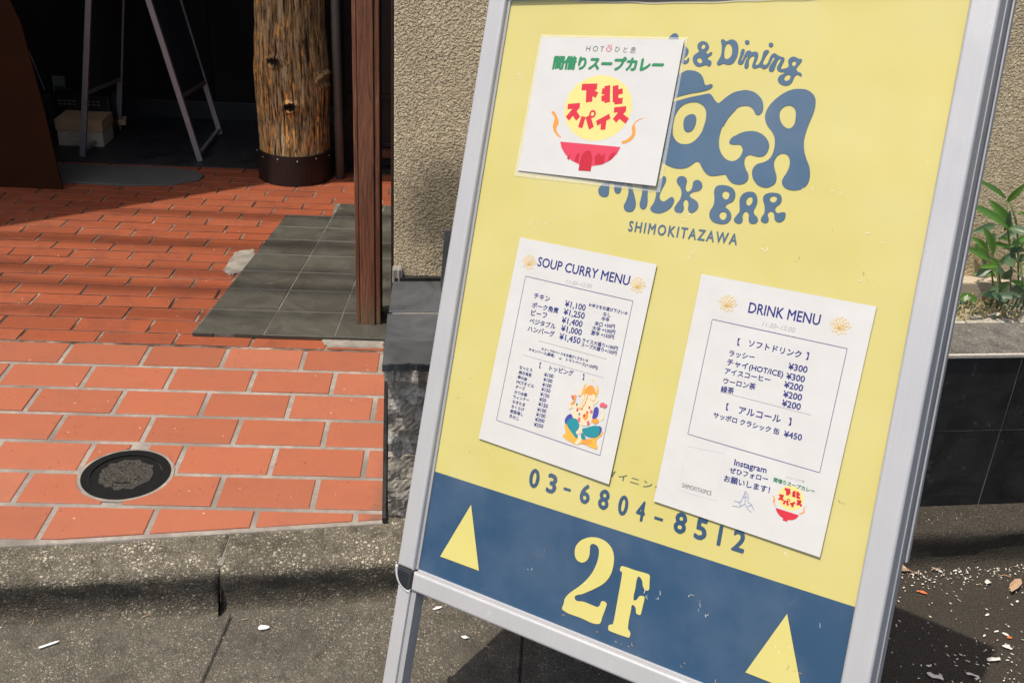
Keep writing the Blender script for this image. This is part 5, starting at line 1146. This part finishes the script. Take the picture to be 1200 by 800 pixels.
scrap('orange_leaf', 1.028, 1.765, RZ, rag(.026, .006, 8), M['leaf_orange'], 'rusty red-brown leaf sliver next to the sign edge', 'leaf', .001, .003, -.5)
for k, (x, y, L, w_, lab) in enumerate(((.956, 1.515, .036, .012, 'largest white petal clump at the bottom edge right of the sign'), (1.034, 1.520, .032, .008, 'long white petal strip near the bottom edge'), (1.095, 1.563, .034, .010, 'ragged white petal clump at the bottom right corner'), (1.19, 1.80, .016, .010, 'round whitish petal clump below the kerb at right'), (1.09, 1.84, .022, .004, 'thin pale husk at the foot of the kerb'), (1.14, 1.60, .022, .010, 'bright white petal pile near the right edge'))):
    scrap('petal_clump', x, y, RZ, rag(L, w_, 11), M['petal'], lab, 'petals', .001, .006, rnd.uniform(-.8, .2), 'white petal clumps on the pavement')
bm = bmesh.new()
for k in range(34):
    x = rnd.uniform(.9, 1.8) if k % 3 else rnd.uniform(-1.5, .3); y = kerb_y(x)-.012-abs(rnd.gauss(0, .05 if k % 2 else .18)); a = rnd.uniform(0, 6.28); L = rnd.uniform(.008, .032)
    tube(bm, [(x, y, RZ+.001), (x+L*.5*math.cos(a), y+L*.5*math.sin(a), RZ+.003), (x+L*math.cos(a+.3), y+L*math.sin(a+.3), RZ+.0012)], rnd.uniform(.0004, .0009), 5)
o = bmo('twigs', bm, M['leaf_dry'], kind='stuff'); tag(o, 'thin dry twigs and stalks gathered along the kerb foot', 'twigs')
bm = bmesh.new()
def flake(x, y, z, L):
    a = rnd.uniform(0, 6.28); d = Vector((math.cos(a), math.sin(a), rnd.uniform(-.1, .4)))*L; s = Vector((-math.sin(a), math.cos(a), rnd.uniform(0, .3)))*L*rnd.uniform(.25, .7)
    c_ = Vector((x, y, z+.0012)); n = rnd.choice((4, 5, 6)); vs = [bm.verts.new(c_+d*math.cos(t)*rnd.uniform(.6, 1.1)+s*math.sin(t)*rnd.uniform(.6, 1.1)+Vector((0, 0, .0005))) for t in [2*math.pi*k/n for k in range(n)]]; bm.faces.new(vs)
for k in range(420):
    x = rnd.uniform(.35, 2.0); y = kerb_y(x)-.02-abs(rnd.gauss(0, .16)); flake(x, y, RZ, abs(rnd.gauss(0, .0022))+.0008)
for k in range(170):
    x = rnd.uniform(.98, 1.35); y = kerb_y(x)-.018-abs(rnd.gauss(0, .03)); flake(x, y, RZ, rnd.uniform(.001, .0042))
for k in range(190):
    x = rnd.gauss(1.1, .13); y = rnd.gauss(1.53, .07); flake(x, y, RZ, rnd.uniform(.001, .0055))
for k in range(60):
    x = rnd.uniform(.9, 1.7); y = kerb_y(x)+rnd.uniform(.02, .07); flake(x, y, -.006, rnd.uniform(.0008, .0025))
for k in range(130):
    x = rnd.uniform(-1.6, .4); y = kerb_y(x)-.015-rnd.random()**2*.4; flake(x, y, RZ, rnd.uniform(.0005, .0018))
o = bmo('scattered_petals', bm, M['petal'], kind='stuff'); tag(o, 'scatter of tiny whitish petals and flakes over the dark pavement', 'petals')
